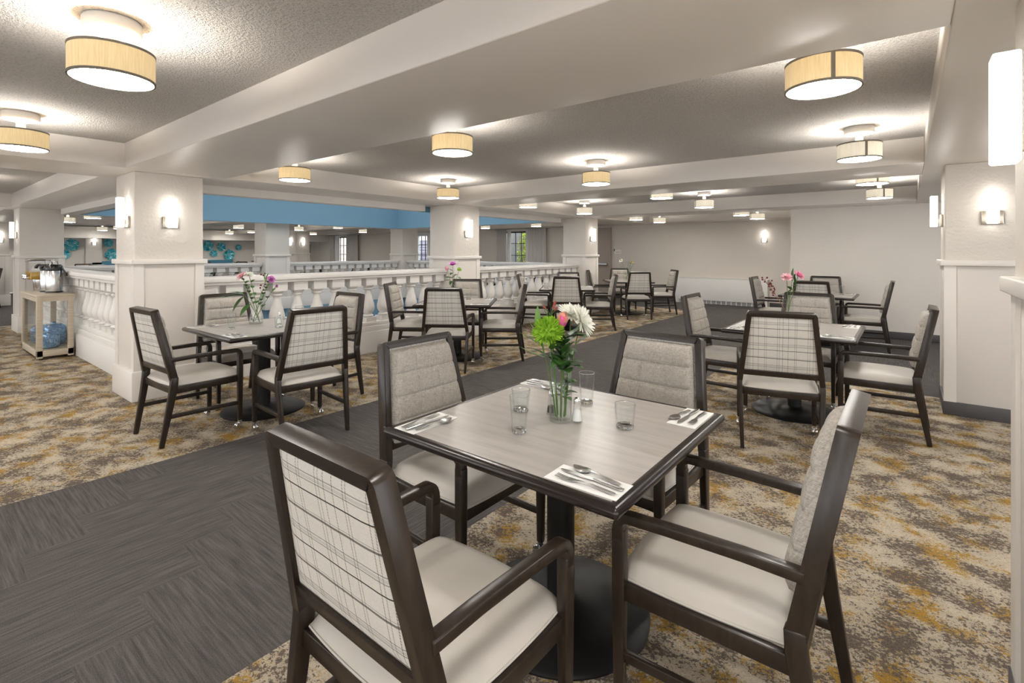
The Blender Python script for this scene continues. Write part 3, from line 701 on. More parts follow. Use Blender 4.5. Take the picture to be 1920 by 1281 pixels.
# ------------------------------------------------------------------ dining chair (local: feet of the back legs at y=0, faces +y)
def yb(z): return .075 - (z - .48) * (.105 / .52)      # centre of the raked back
def hx(z): return .262 - (z - .48) * (.062 / .52)      # half width of stile centres
def make_chair():
    r = thing('dining_chair', '', 'chair')
    wd = M['wood']
    for s in (-1, 1):
        pts = [(s*.246, .0, 0), (s*.258, .052, .30), (s*.263, .073, .44), (s*.262, .076, .50)]
        MB().sweep(pts, (1, 0, 0), [.026, .032, .034, .034], [.032, .044, .050, .050]).obj('leg', wd, r, bevel=.004)
        leg = MB().sweep([(s*.268, .545, .062), (s*.268, .545, .42), (s*.268, .545, .59)], (0, 1, 0), [.03, .04, .04], [.028, .034, .034]).obj('leg', wd, r, bevel=.004)
        c_ = MB()
        c_.lathe([(.008, .035), (.008, .065)], 10, (s*.268, .545, 0)); c_.lathe([(0, .05), (.017, .05), (.017, .064), (0, .064)], 12, (s*.268, .545, 0))
        for dx in (-.012, .012):
            wv = MB().lathe([(0, -.007), (.019, -.007), (.022, -.003), (.022, .003), (.019, .007), (0, .007)], 14); c_.join(wv, Matrix.Translation((s*.268 + dx, .53, .022)) @ Matrix.Rotation(PI/2, 4, 'Y'))
        c_.sweep([(s*.268, .545, .048), (s*.268, .53, .022)], (1, 0, 0), .034, .014)
        c_.obj('caster', M['chrome'], leg, smooth=True)
        # arm: from front leg up round the corner and back to the stile
        ap = [(s*.268, .545, .56), (s*.268, .545, .598)]
        for k in range(1, 7):
            a_ = PI/2 * k / 6; ap.append((s*(.268), .545 - .032 + .032*math.cos(a_), .598 + .032*math.sin(a_)))
        ap += [(s*.262, .40, .632), (s*.252, .20, .632), (s*(hx(.63) + .004), yb(.63) + .012, .628)]
        MB().sweep(ap, (1, 0, 0), [.036]*len(ap), [.036, .034] + [.03]*(len(ap)-2)).obj('arm', wd, r, bevel=.004)
        MB().sweep([(s*.252, .040, .215), (s*.264, .545, .205)], (1, 0, 0), .02, .03).obj('stretcher', wd, r, bevel=.003)
        MB().sweep([(s*.256, .08, .402), (s*.262, .54, .402)], (1, 0, 0), .024, .05).obj('seat_rail', wd, r, bevel=.003)
    MB().box(-.26, .26, .535, .558, .377, .427).obj('seat_rail', wd, r, bevel=.003)
    MB().box(-.256, .256, .062, .085, .377, .427).obj('seat_rail', wd, r, bevel=.003)
    # back frame: up one stile, round the top corners, down the other, plus lower rail
    pts = []
    Z1 = .984; rc = .006
    def P(x, z): return (x, yb(z), z)
    for s in (-1,): pts += [P(-hx(.485), .485), P(-hx(.7), .7), P(-hx(Z1 - rc), Z1 - rc)]
    for k in range(1, 6): a_ = PI/2*k/6; pts.append(P(-hx(Z1) + rc - rc*math.cos(a_) , Z1 - rc + rc*math.sin(a_)))
    pts.append(P(-hx(Z1) + rc + .002, Z1)); pts += [(-x, y, z) for (x, y, z) in pts[::-1]]
    nrm = Vector((0, 1, .105/.52)).normalized()
    f_ = MB().sweep(pts, nrm, .05, .034)
    zb = .548
    f_.sweep([P(-hx(zb) + .012, zb), P(hx(zb) - .012, zb)], nrm, .042, .036)
    f_.obj('back_frame', wd, r, bevel=.0032)
    # plaid outside back panel
    za, zt = .562, .970
    def pan(u, v_):
        z = za + (zt - za) * v_; w_ = hx(z) - .014; bul = (1 - (2*u-1)**8) * (1 - (2*v_-1)**8)
        return (-w_ + 2*w_*u, yb(z) - .010 - .012 * bul, z)
    def pan2(u, v_):
        x, y, z = pan(u, v_); return (x, yb(z) + .012, z)
    MB().grid(pan, 14, 14, flip=False).grid(pan2, 1, 1).obj('back_panel', M['plaid'], r, smooth=True)
    # tufted inside cushion
    cz0, cz1 = .555, .962
    NU, NV = 36, 48
    def cus(u, v_):
        z = cz0 + (cz1 - cz0) * v_; w_ = hx(z) - .024
        a_, b2 = abs(2*u-1), abs(2*v_-1)
        h = (max(0, 1 - a_**9) * max(0, 1 - b2**9)) ** .33
        seam = 0
        for q in (.25, .5, .75): seam += math.exp(-(((v_ - q) * (cz1-cz0)) / .0075)**2) * (1.0)
        for q in (1/3, 2/3): seam += .65 * math.exp(-(((u - q) * 2*w_) / .0075)**2)
        pu = .004 * abs(math.sin(3*PI*u)) * abs(math.sin(4*PI*v_))
        return (-w_ + 2*w_*u, yb(z) + .014 + .052 * h + pu - .0085 * min(seam, 1.3) * h, z)
    cu = MB().grid(cus, NU, NV, flip=True)
    cu.obj('back_cushion', M['tweed'], r, smooth=True)
    # seat
    def sq(u, v_):
        a_, b2 = 2*u-1, 2*v_-1
        x = a_ * math.sqrt(1 - .10*b2*b2); y = b2 * math.sqrt(1 - .10*a_*a_)
        w_ = .238 + .014 * (y*.5+.5)
        return x * w_ * 1.04, .318 + y * .245 * 1.04
    def st_(u, v_):
        x, y = sq(u, v_); a_, b2 = abs(2*u-1), abs(2*v_-1)
        e_ = (max(0, 1 - a_**10) * max(0, 1 - b2**10)) ** .35
        return (x, y, .436 + .042 * e_ + .016 * (1 - a_**2.2) * (1 - b2**2.2))
    def sk_(u, v_):
        pass
    se = MB().grid(st_, 24, 24)
    per = [(i/24, 0) for i in range(24)] + [(1, i/24) for i in range(24)] + [(1 - i/24, 1) for i in range(24)] + [(0, 1 - i/24) for i in range(24)]
    vs = []; 
    for (u, v_) in per:
        x, y = sq(u, v_); vs += [(x, y, .436), (x, y, .425)]
    n_ = len(per); se.add(vs, [(2*i, 2*((i+1) % n_), 2*((i+1) % n_) + 1, 2*i+1) for i in range(n_)])
    seat = se.obj('seat', M['vinyl'], r, smooth=True)
    pp = [Vector((*sq(u, v_), .433)) for (u, v_) in per]; pp.append(pp[0])
    MB().tube([p + Vector((0, 0, 0)) for p in pp], .0045, 6, cap=False).obj('piping', M['vinyl'], seat, smooth=True)
    return r
CHAIR = make_chair()
def chair(x, y, face_deg, label, group):
    """x,y midpoint of the back feet; face_deg direction the sitter faces (0 = +y)"""
    return inst(CHAIR, label, (x, y, 0), math.radians(face_deg), group)

# ------------------------------------------------------------------ table
def make_table():
    r = thing('dining_table', '', 'table')
    h = .495; e_ = .034
    MB().box(-h + e_, h - e_, -h + e_, h - e_, .722, .75).obj('tabletop', M['laminate'], r)
    ed = MB(); n_ = 8; ring = []
    prof = [(-e_, .7495), (-.016, .7505), (-.006, .747), (0, .738), (0, .728), (-.005, .719), (-.014, .714), (-e_, .714)]
    rc = .012; path = []
    for (sx, sy, a0_) in ((1, 1, 0), (-1, 1, 90), (-1, -1, 180), (1, -1, 270)):
        for k in range(5):
            a_ = math.radians(a0_ + 90*k/4); path.append((Vector((sx*(h - rc), sy*(h - rc), 0)), Vector((math.cos(a_), math.sin(a_), 0))))
    vs = []; fs = []; m_ = len(prof); q = len(path)
    for (c_, dr) in path:
        for (o_, z) in prof:
            # inner edge keeps a square outline: clamp radial offset
            p = c_ + dr * (rc + max(o_, -rc)); 
            if o_ < -rc:
                sgn = Vector((1 if c_.x > 0 else -1, 1 if c_.y > 0 else -1, 0)); p = c_ + sgn * (o_ + rc)
            vs.append((p.x, p.y, z))
    for i in range(q):
        j = (i + 1) % q
        for k in range(m_ - 1): fs.append((i*m_+k, j*m_+k, j*m_+k+1, i*m_+k+1))
    ed.add(vs, fs); ed.obj('table_edge', M['edge'], r, smooth=True)
    MB().box(-.30, .30, -.03, .03, .70, .722).box(-.03, .03, -.30, .30, .70, .7215).obj('support_plate', M['black'], r, bevel=.003)
    MB().lathe([(.055, .02), (.055, .70)], 24).obj('column', M['black'], r, smooth=True)
    MB().lathe([(0, 0), (.345, 0), (.347, .008), (.335, .016), (.2, .026), (.08, .034), (.06, .05), (0, .05)], 48).obj('base', M['black'], r, smooth=True)
    return r
TABLE = make_table()

# ------------------------------------------------------------------ tableware
def make_tumbler(h, r0, r1, name):
    o = MB()
    ou = [(r0 * .9, 0), (r0, .004), (r0 + (r1 - r0) * .5, h * .5), (r1, h - .002), (r1 - .0008, h)]
    inn = [(r1 - .0022, h - .001), (r1 - .0026 - (r1 - r0) * .5, h * .5), (r0 - .004, .016), (0, .013)]
    prof = [(0, 0.0)] + ou + inn
    o.lathe(prof, 32, flute=lambda a, z: 1 + (.018 * math.cos(12*a) if .006 < z < h * .62 else 0))
    r = o.obj(name, M['glass'], smooth=True); tag(r, '', 'glass')
    ft = MB().lathe([(0, .0008), (r0 * .93, .0008), (r0 * .965, .006), (r0 * .93, .0135), (r0 * .6, .0155), (0, .0145)], 24, flute=lambda a, z: 1 + .03 * math.cos(12*a)); ft.obj('foot', M['solid_glass'], r, smooth=False)
    MB().lathe([(r1 - .002, h - .0012), (r1 - .0006, h - .0012), (r1 - .0004, h + .0006), (r1 - .0022, h + .0006), (r1 - .002, h - .0012)], 32).obj('rim', M['rimglass'], r, smooth=True)
    return r
TALL = make_tumbler(.138, .027, .036, 'drinking_glass'); SHORT = make_tumbler(.092, .033, .040, 'drinking_glass')
def make_shaker(mat):
    r = thing('shaker', '', 'shaker')
    MB().lathe([(0, 0), (.021, 0), (.022, .004), (.015, .05), (.0125, .078), (.0115, .078), (.014, .05), (.019, .008), (0, .006)], 12).obj('bottle', M['glass'], r)
    MB().lathe([(0, .008), (.0183, .008), (.0165, .026), (.0135, .048 if mat == 'salt' else .034), (0, .050 if mat == 'salt' else .036)], 12).obj('contents', M[mat], r)
    MB().lathe([(.0132, .074), (.0138, .084), (.0135, .09), (.009, .098), (0, .101)], 14).obj('cap', M['chrome'], r, smooth=True)
    return r
SALT, PEPPER = make_shaker('salt'), make_shaker('pepper')
def strip(mb, pts, ws, th=.0016, dish=None):
    """flat cutlery strip along x: pts (x, z), half widths"""
    n_ = len(pts); vs = []; fs = []
    for (x, z), w_ in zip(pts, ws): vs += [(x, -w_, z), (x, 0, z - (dish(x) if dish else 0)), (x, w_, z), (x, w_, z + th), (x, 0, z + th - (dish(x) if dish else 0)), (x, -w_, z + th)]
    for i in range(n_ - 1):
        for k in range(6): fs.append((i*6+k, i*6+(k+1) % 6, (i+1)*6+(k+1) % 6, (i+1)*6+k))
    fs.append(tuple(range(6))[::-1]); fs.append(tuple((n_-1)*6 + k for k in range(6)))
    mb.add(vs, fs)
HP = [(.0, .002), (.01, .002), (.04, .004), (.08, .008), (.105, .008)]; HWD = [.006, .008, .007, .0042, .003]
def make_fork():
    m_ = MB(); strip(m_, HP + [(.125, .005), (.135, .003), (.15, .0025)], HWD + [.006, .011, .012], .0018)
    for k in range(4):
        y = -.0098 + k * .0065
        t_ = MB(); strip(t_, [(.149, .0025), (.17, .003), (.192, .006)], [.0022, .0019, .001], .0016); m_.join(t_, Matrix.Translation((0, y, 0)))
    return tag(m_.obj('fork', M['steel'], smooth=True), '', 'fork')
def make_spoon():
    m_ = MB(); strip(m_, HP, HWD, .0018)
    xs_ = [(.105 + .065 * k / 10) for k in range(11)]
    def w_(x): u = (x - .105) / .065; return .003 + .0185 * math.sin(PI * min(1, max(0, u)) ** .8) ** .8 if 0 < u < 1 else .003
    strip(m_, [(x, .008 - .0045 * math.sin(PI * (x - .105) / .065)) for x in xs_], [w_(x) for x in xs_], .0014, dish=lambda x: .004 * max(0, math.sin(PI * (x - .105) / .065)))
    return tag(m_.obj('spoon', M['steel'], smooth=True), '', 'spoon')
def make_knife():
    r = thing('table_knife', '', 'knife')
    h_ = MB(); strip(h_, [(0, .003), (.012, .002), (.06, .003), (.10, .003)], [.006, .008, .007, .005], .005); h_.obj('handle', M['steel'], r, bevel=.001)
    b_ = MB(); strip(b_, [(.10, .004), (.13, .003), (.19, .003), (.215, .003)], [.005, .0085, .009, .002], .0015); b_.obj('blade', M['steel'], r)
    return r
FORK, SPOON, KNIFE = make_fork(), make_spoon(), make_knife()
NAP = tag(MB().box(-.118, .118, -.056, .056, 0, .0015).obj('napkin', M['napkin']), '', 'napkin')
def setting(tx, ty, trz, k, tname, pos):
    """place setting k (quarter turns) at a table"""
    a_ = trz + k * PI/2; mt = Matrix.Translation((tx, ty, .7505)) @ Matrix.Rotation(a_, 4, 'Z')
    p = mt @ Vector((.352, -.400, 0)); sp = 'the napkin at the %s of %s' % (pos, tname); j = random.uniform(-.03, .03)
    inst(NAP, 'white napkin under cutlery at the %s of %s' % (pos, tname), p, a_ + j, 'white napkins')
    def pp(x, y): return mt @ Vector((.352 + x, -.400 + y, .0016))
    inst(FORK, 'steel fork on ' + sp, pp(.102, -.027), a_ + PI + j, 'forks')
    inst(KNIFE, 'steel table knife on ' + sp, pp(.112, .006), a_ + PI - .05, 'knives')
    inst(SPOON, 'steel spoon on ' + sp, pp(.088, .034), a_ + PI - .12, 'spoons')

# ------------------------------------------------------------------ flowers
def petal(mb, p, d, up, L, w_, curl=0.3, n_=3, cup=0.0):
    d = d.normalized(); s_ = d.cross(up).normalized(); vs = []; fs = []
    prof = [(0, .35), (.35, .85), (.7, 1.0), (.9, .75), (1, .25)] if n_ > 3 else [(0, .4), (.5, 1), (.85, .85), (1, .3)]
    for (u, k) in prof:
        c_ = p + d * (L * u) + up * (curl * L * u * u); vs += [c_ - s_ * (w_ * k) + up * (cup * w_ * k), c_, c_ + s_ * (w_ * k) + up * (cup * w_ * k)]
    for i in range(len(prof) - 1): fs += [(i*3, i*3+1, i*3+4, i*3+3), (i*3+1, i*3+2, i*3+5, i*3+4)]
    mb.add(vs, fs)
def bloom_mum(R, seed, rings=((1.0, .05, 24), (.86, .45, 20), (.62, .9, 16), (.36, 1.4, 10))):
    rd = random.Random(seed); m_ = MB()
    for (L, el, n_) in rings:
        for k in range(n_):
            a_ = 2*PI*(k + rd.random()*.6)/n_; e_ = el + rd.uniform(-.12, .12)
            d = Vector((math.cos(a_)*math.cos(e_), math.sin(a_)*math.cos(e_), math.sin(e_))); up = Vector((-math.cos(a_)*math.sin(e_), -math.sin(a_)*math.sin(e_), math.cos(e_)))
            petal(m_, Vector((0, 0, 0)), d, up, R*L*rd.uniform(.9, 1.05), R*.085, .12, cup=.4)
    return m_
def bloom_ball(R, seed, n_=420):
    rd = random.Random(seed); m_ = MB()
    m_.lathe([(0, -R*.6), (R*.5, -R*.3), (R*.72, .1*R), (R*.55, R*.5), (0, R*.72)], 12)
    for k in range(n_):
        z = 1 - 1.5 * (k + .5)/n_; a_ = k * 2.39996; rr = math.sqrt(max(0, 1 - z*z)); d = Vector((rr*math.cos(a_), rr*math.sin(a_), z)).normalized()
        up = Vector((rd.gauss(0, 1), rd.gauss(0, 1), rd.gauss(0, 1))).cross(d).normalized()
        petal(m_, d * R * .45, d + up*.15, up, R * rd.uniform(.48, .62), R * .05, .15)
    return m_
def bloom_cup(R, seed, open_=.35, n_=6, layers=3):
    rd = random.Random(seed); m_ = MB()
    for l in range(layers):
        for k in range(n_):
            a_ = 2*PI*(k + .5*(l % 2) + rd.uniform(-.1, .1))/n_; e_ = 1.45 - open_*(1.0 + .9*l/ max(1, layers-1))
            def P(u, v_):
                aa = a_ + (u - .5) * 1.25; ee = math.sin(PI*min(1, .12 + .80*v_)) ** .7; rr = R*(.25 + .2*l) * ee + R*open_*v_*v_*.8 * (l+1)/layers
                wv = .06*R*math.sin(u*9 + k)*v_
                return (rr*math.cos(aa), rr*math.sin(aa), R*1.7*v_*(1 - .1*(2*u-1)**2) + wv)
            m_.grid(P, 5, 5)
    return m_
def bloom_ruffle(R, seed):
    rd = random.Random(seed); m_ = MB()
    for (L, el, n_) in ((1.0, .15, 10), (.9, .55, 9), (.75, .95, 8), (.55, 1.3, 6)):
        for k in range(n_):
            a_ = 2*PI*(k + rd.random()*.5)/n_; e_ = el + rd.uniform(-.15, .15)
            d = Vector((math.cos(a_)*math.cos(e_), math.sin(a_)*math.cos(e_), math.sin(e_))); up = Vector((-math.cos(a_)*math.sin(e_), -math.sin(a_)*math.sin(e_), math.cos(e_)))
            petal(m_, Vector((0, 0, 0)), d, up, R*L, R*.33, rd.uniform(-.05, .3), 5, cup=rd.uniform(0, .5))
    return m_
def leaf(mb, p, d, L, w_, droop=.3, fold=.25):
    d = Vector(d).normalized(); s_ = d.cross(Vector((0, 0, 1)))
    s_ = s_.normalized() if s_.length > .05 else Vector((1, 0, 0)); up = s_.cross(d); vs = []; fs = []; N = 7
    for i in range(N + 1):
        u = i / N; k = math.sin(PI * u ** .8) ** .8 if 0 < u < 1 else .02
        c_ = Vector(p) + d * (L*u) + Vector((0, 0, -droop * L * u * u)); vs += [c_ - s_*w_*k + up*fold*w_*k, c_, c_ + s_*w_*k + up*fold*w_*k]
    for i in range(N): fs += [(i*3, i*3+1, i*3+4, i*3+3), (i*3+1, i*3+2, i*3+5, i*3+4)]
    mb.add(vs, fs)
def axis_mtx(p, d):
    d = Vector(d).normalized(); q = Vector((0, 0, 1)).rotation_difference(d); return Matrix.Translation(p) @ q.to_matrix().to_4x4()
def flower(name, label, base, tip, bend, bloom=None, bmat=None, axis=None, leaves=(), r=.0026, smat='stem', group='cut flowers in vases', lmat='leaf', extra=None):
    base, tip = Vector(base), Vector(tip); o = thing(name, label, 'flower', base, 0, group)
    loc = tip - base; mid = loc * .55 + Vector(bend)
    pts = []
    for k in range(9): u = k/8; pts.append(mid * (2*u*(1-u)) + loc * (u*u))
    MB().tube(pts, [r*1.15]*5 + [r]*4, 6).obj('stem', M[smat], o, smooth=True)
    if bloom is not None:
        ax = axis if axis else (pts[-1] - pts[-2]); b_ = MB().join(bloom, axis_mtx(loc, ax)); b_.obj('bloom', M[bmat], o, smooth=True)
    for (u, d, L, w_, dr) in leaves:
        p = mid * (2*u*(1-u)) + loc * (u*u); l_ = MB(); leaf(l_, p, d, L, w_, dr); l_.obj('leaf', M[lmat], o, smooth=True)
    if extra: extra(o, loc, pts)
    return o
def make_vase(kind, label, loc, water=.05):
    r = thing('glass_vase', label, 'vase', loc, 0, 'glass vases')
    if kind == 'cyl':
        R, h = .045, .26
        MB().lathe([(0, 0), (R, 0), (R + .001, .006), (R, h - .001), (R - .001, h), (R - .0025, h - .001), (R - .0025, .012), (0, .010)], 36).obj('vessel', M['glass'], r, smooth=True)
        MB().lathe([(0, .0115), (R - .003, .0125), (R - .003, water), (0, water)], 28).obj('water', M['water'], r, smooth=True)
    else:
        h = .20
        MB().lathe([(0, 0), (.058, 0), (.062, .006), (.057, .05), (.045, .10), (.040, .15), (.048, h), (.0455, h), (.038, .15), (.043, .10), (.055, .05), (.056, .012), (0, .010)], 36).obj('vessel', M['glass'], r, smooth=True)
        MB().lathe([(0, .0115), (.0545, .0125), (.0535, .05), (.050, water + .02), (0, water + .02)], 28).obj('water', M['water'], r, smooth=True)
    return r

# camera-plane helpers used only to lay out bouquets: rt = image right, fw = away
RT = Vector((math.cos(math.radians(38.4)), math.sin(math.radians(38.4)), 0)); FW = Vector((-math.sin(math.radians(38.4)), math.cos(math.radians(38.4)), 0)); UP = Vector((0, 0, 1))
def V(c, a, d, z): return Vector((c[0], c[1], 0)) + RT*a + FW*d + UP*z

# ------------------------------------------------------------------ the tables with their chairs
TB = {'a': (-1.09, 1.69, 0), 'b': (-4.58, 2.15, 0), 'c': (-4.78, 4.84, 35), 'd': (-4.96, 7.92, 31), 'e': (-5.03, 10.62, 38), 'f': (-.79, 5.06, 0), 'g': (-1.09, 9.15, 0)}
TN = {'a': 'the nearest table', 'b': 'the left pillar table', 'c': 'the middle pillar table', 'd': 'the flowerless table', 'e': 'the distant table', 'f': 'the right pillar table', 'g': 'the rear right table'}
TL = {'a': 'nearest square dining table with a greige top and tall bouquet', 'b': 'square dining table beside the left pillar', 'c': 'square dining table before the middle pillar, pink flowers on it',
      'd': 'square dining table without flowers by the second balustrade', 'e': 'distant square dining table near the taupe door', 'f': 'square dining table left of the right pillar', 'g': 'square dining table by the rear right wall'}
for k, (x, y, a_) in TB.items(): inst(TABLE, TL[k], (x, y, 0), math.radians(a_), 'dining tables')
CG = 'plaid backed dining armchairs'
def around(k, side, dist, off=0.0, turn=0.0):
    x, y, a_ = TB[k]; ang = math.radians(a_ + {'S': 0, 'E': 90, 'N': 180, 'W': 270}[side])
    p = Vector((x, y, 0)) + Matrix.Rotation(ang, 3, 'Z') @ Vector((off, -dist, 0))
    return p.x, p.y, math.degrees(ang) + turn
def C(k, side, dist, label, off=0.0, turn=0.0):
    x, y, a_ = around(k, side, dist, off, turn); chair(x, y, a_, label, CG)
C('a', 'S', 1.06, 'large foreground armchair showing its plaid back, cut off below', .08)
C('a', 'E', .95, 'armchair right of the nearest table, seen from its side', -.03)
C('a', 'W', .81, 'armchair left behind the nearest table, tufted front showing', .03)
C('a', 'N', .81, 'armchair right behind the nearest table, grey tufted front showing', -.08, -4)
C('b', 'S', .91, 'armchair left of the table by the left pillar, plaid back angled away', .10, 3)
C('b', 'E', 1.05, 'armchair with plaid back before the table by the left pillar', -.09, -6)
C('b', 'W', .81, 'armchair against the left pillar, tufted front showing', .01)
C('b', 'N', .83, 'armchair on the balustrade side of the left pillar table', -.06)
C('c', 'S', .93, 'armchair with plaid back square on, before the middle pillar', .0)
C('c', 'E', .90, 'armchair right of the middle pillar table, in profile', 0)
C('c', 'W', .90, 'armchair left of the middle pillar table, in profile by the balustrade', 0)
C('c', 'N', .86, 'armchair tucked behind the middle pillar table', 0)
C('d', 'S', .88, 'armchair with plaid back at the flowerless table', 0)
C('d', 'E', .86, 'armchair in profile right of the flowerless table', 0)
C('d', 'W', .88, 'armchair in profile left of the flowerless table', 0)
C('d', 'N', .84, 'armchair mostly hidden behind the flowerless table', 0)
C('e', 'S', 1.1, 'armchair with plaid back at the distant table', .0)
C('e', 'E', 1.05, 'armchair in profile right of the distant table by the radiator', 0)
C('e', 'W', .9, 'armchair left of the distant table by the far pillar', 0)
C('e', 'N', .9, 'armchair facing out behind the distant table', 0)
C('f', 'S', 1.12, 'armchair with plaid back at the table left of the right pillar', .09, 14)
C('f', 'E', .92, 'armchair nearest the right pillar, in profile', -.06)
C('f', 'W', .88, 'armchair left of the right pillar table, tufted front turned right', .04)
C('f', 'N', .80, 'armchair behind the right pillar table, tufted front showing', 0)
C('g', 'S', .92, 'armchair with plaid back half hidden at the rear right table', .02)
C('g', 'E', .9, 'armchair in profile by the rear right wall', -.25)
C('g', 'W', .92, 'armchair left of the rear right table before the radiator', 0)
C('g', 'N', .8, 'armchair against the rear right wall', 0)
# settings
def st(k, q, pos): x, y, a_ = TB[k]; setting(x, y, math.radians(a_), q, TN[k], pos)
st('a', 0, 'front corner'); st('a', 1, 'right corner'); st('a', 2, 'back corner'); st('a', 3, 'left corner')
st('b', 0, 'front corner'); st('b', 2, 'back corner'); st('b', 3, 'left corner')
st('c', 0, 'right front corner'); st('c', 3, 'left front corner'); st('c', 1, 'right back corner')
st('d', 3, 'left corner'); st('d', 1, 'right corner')
st('f', 0, 'front corner'); st('f', 1, 'right corner'); st('f', 3, 'left corner'); st('g', 1, 'right corner'); st('e', 1, 'right corner')
TZ = .7505
def gl(proto, x, y, lb): inst(proto, lb, (x, y, TZ), random.uniform(0, 6), 'clear drinking glasses')
gl(TALL, -1.12, 1.95, 'tall clear glass right behind the bouquet vase'); gl(TALL, -1.141, 1.482, 'tall clear glass in front left of the bouquet vase')
gl(SHORT, -1.291, 1.69, 'short clear glass behind the tall left glass'); gl(SHORT, -.852, 1.776, 'short clear glass right of the salt shaker')
gl(TALL, -4.60, 1.88, 'tall clear glass left of the vase beside the left pillar'); gl(TALL, -4.72, 2.56, 'tall clear glass at the back of the left pillar table'); gl(SHORT, -4.40, 2.20, 'short clear glass right of the vase beside the left pillar')
gl(SHORT, -4.82, 5.1, 'short clear glass on the middle pillar table'); gl(SHORT, -5.25, 4.72, 'short clear glass at the left of the middle pillar table'); gl(SHORT, -5.22, 7.6, 'short clear glass on the flowerless table')
gl(TALL, -.62, 5.05, 'tall clear glass on the table left of the right pillar'); gl(TALL, -.80, 9.26, 'tall clear glass on the rear right table')
inst(SALT, 'glass salt shaker right of the bouquet vase', (-1.028, 1.713, TZ), 0, 'shakers'); inst(PEPPER, 'glass pepper shaker left of the bouquet vase', (-1.165, 1.735, TZ), 0, 'shakers')
inst(SALT, 'glass salt shaker by the vase beside the left pillar', (-4.60, 2.30, TZ), 0, 'shakers'); inst(PEPPER, 'glass pepper shaker by the vase beside the left pillar', (-4.68, 2.34, TZ), 0, 'shakers')

# bouquet on the nearest table
c = (-1.09, 1.69)
make_vase('cyl', 'tall clear cylinder vase holding the big bouquet', (*c, TZ), .075)
B0 = TZ + .016
flower('chrysanthemum', 'white chrysanthemum facing right in the big bouquet', V(c, .012, 0, B0), V(c, .078, -.02, 1.150), (-.01, 0, .02), bloom_mum(.072, 3), 'whitepetal', RT*.85 - FW*.45 + UP*.45, [(.72, RT*.8 + UP*.55, .10, .022, .1)])
flower('chrysanthemum', 'white chrysanthemum facing up behind, in the big bouquet', V(c, .02, .012, B0), V(c, .045, .03, 1.17), (0, 0, .02), bloom_mum(.062, 4), 'whitepetal', RT*.25 - FW*.5 + UP*.8, [(.7, RT*.5 + UP*.8, .10, .022, .1)])
flower('carnation', 'lime green fluffy bloom in the big bouquet', V(c, -.015, -.01, B0), V(c, -.052, -.03, 1.110), (.012, 0, .02), bloom_ball(.064, 5), 'green_bloom', -RT*.1 - FW*.4 + UP, [(.62, -RT*.7 + UP*.5, .10, .02, .1), (.75, RT*.3 - FW*.5 + UP*.5, .09, .024, .2)])
pb = flower('peony', 'hot pink peony bud in the big bouquet', V(c, .0, .01, B0), V(c, .0, -.01, 1.125), (.006, 0, 0), bloom_cup(.030, 6, .22, 5, 3), 'pink', RT*.15 - FW*.15 + UP, [(.7, RT*.4 - FW*.6 + UP*.3, .10, .026, .2), (.8, -RT*.4 - FW*.5 + UP*.5, .09, .024, .2)])
op = MB()
for k in range(9):
    a_ = k * 2*PI/9; e_ = 1.05 + .25*(k % 3 - 1); d = Vector((math.cos(a_)*math.cos(e_), math.sin(a_)*math.cos(e_), math.sin(e_))); up = Vector((-math.cos(a_)*math.sin(e_), -math.sin(a_)*math.sin(e_), math.cos(e_)))
    petal(op, Vector((.006*math.cos(a_), .006*math.sin(a_), 0)), d, up, .05 + .008*(k % 2), .017, .55, 5, cup=.35)
op.xf(axis_mtx(V(c, .0, -.01, 1.120) - V(c, .0, .01, B0), RT*.15 - FW*.15 + UP)); op.obj('outer_petals', M['peach'], pb, smooth=True)
def buds(o, loc, pts):
    for k in range(5):
        d = Vector((RT*random.uniform(-.8, .8) + FW*random.uniform(-.5, .5) + UP)).normalized(); tip = loc + d * random.uniform(.025, .05)
        MB().tube([loc, tip], .0016, 5).obj('stalk', M['stem'], o); b_ = MB().join(bloom_cup(.011, k, .1, 4, 2), axis_mtx(tip, d)); b_.obj('bud', M['bud'], o, smooth=True)
flower('lily', 'russet alstroemeria buds at the back of the big bouquet', V(c, -.01, .02, B0), V(c, -.035, .05, 1.165), (0, 0, .02), extra=buds, leaves=[(.8, -RT*.2 + UP, .10, .016, .0), (.9, -RT*.5 + UP*.9, .09, .014, .0)], lmat='leaf_lt')
flower('foliage_stem', 'long pale green leaves at the left of the big bouquet', V(c, -.02, .0, B0), V(c, -.085, .02, 1.08), (.02, 0, .02), leaves=[(.75, -RT*.25 + UP, .15, .02, .0), (.95, -RT*.5 + UP*.9, .11, .013, .1), (.85, -RT*.8 + UP*.6, .12, .012, .1), (1, -RT*.05 + UP, .13, .018, .0), (.7, -RT*.9 + UP*.2, .11, .012, -.2)], lmat='leaf_lt')
lv = []
for k in range(28):
    d = RT*random.uniform(-.9, 1) + FW*random.uniform(-.9, .3) + UP*random.uniform(.1, 1.0); lv.append((random.uniform(.5, .98), d, random.uniform(.08, .125), random.uniform(.022, .034), random.uniform(.1, .5)))
flower('foliage_stem', 'broad dark leaves massed above the rim of the tall vase', V(c, .0, -.012, B0), V(c, .01, -.02, 1.10), (0, 0, .01), leaves=lv)
lv = [(random.uniform(.25, .6), RT*random.uniform(-1, 1) + FW*random.uniform(-1, 1) + UP*.4, .06, .014, .4) for k in range(18)]
flower('foliage_stem', 'small leafy stem inside the tall vase', V(c, .015, -.005, B0), V(c, -.005, .0, 1.04), (.02, 0, 0), leaves=lv)

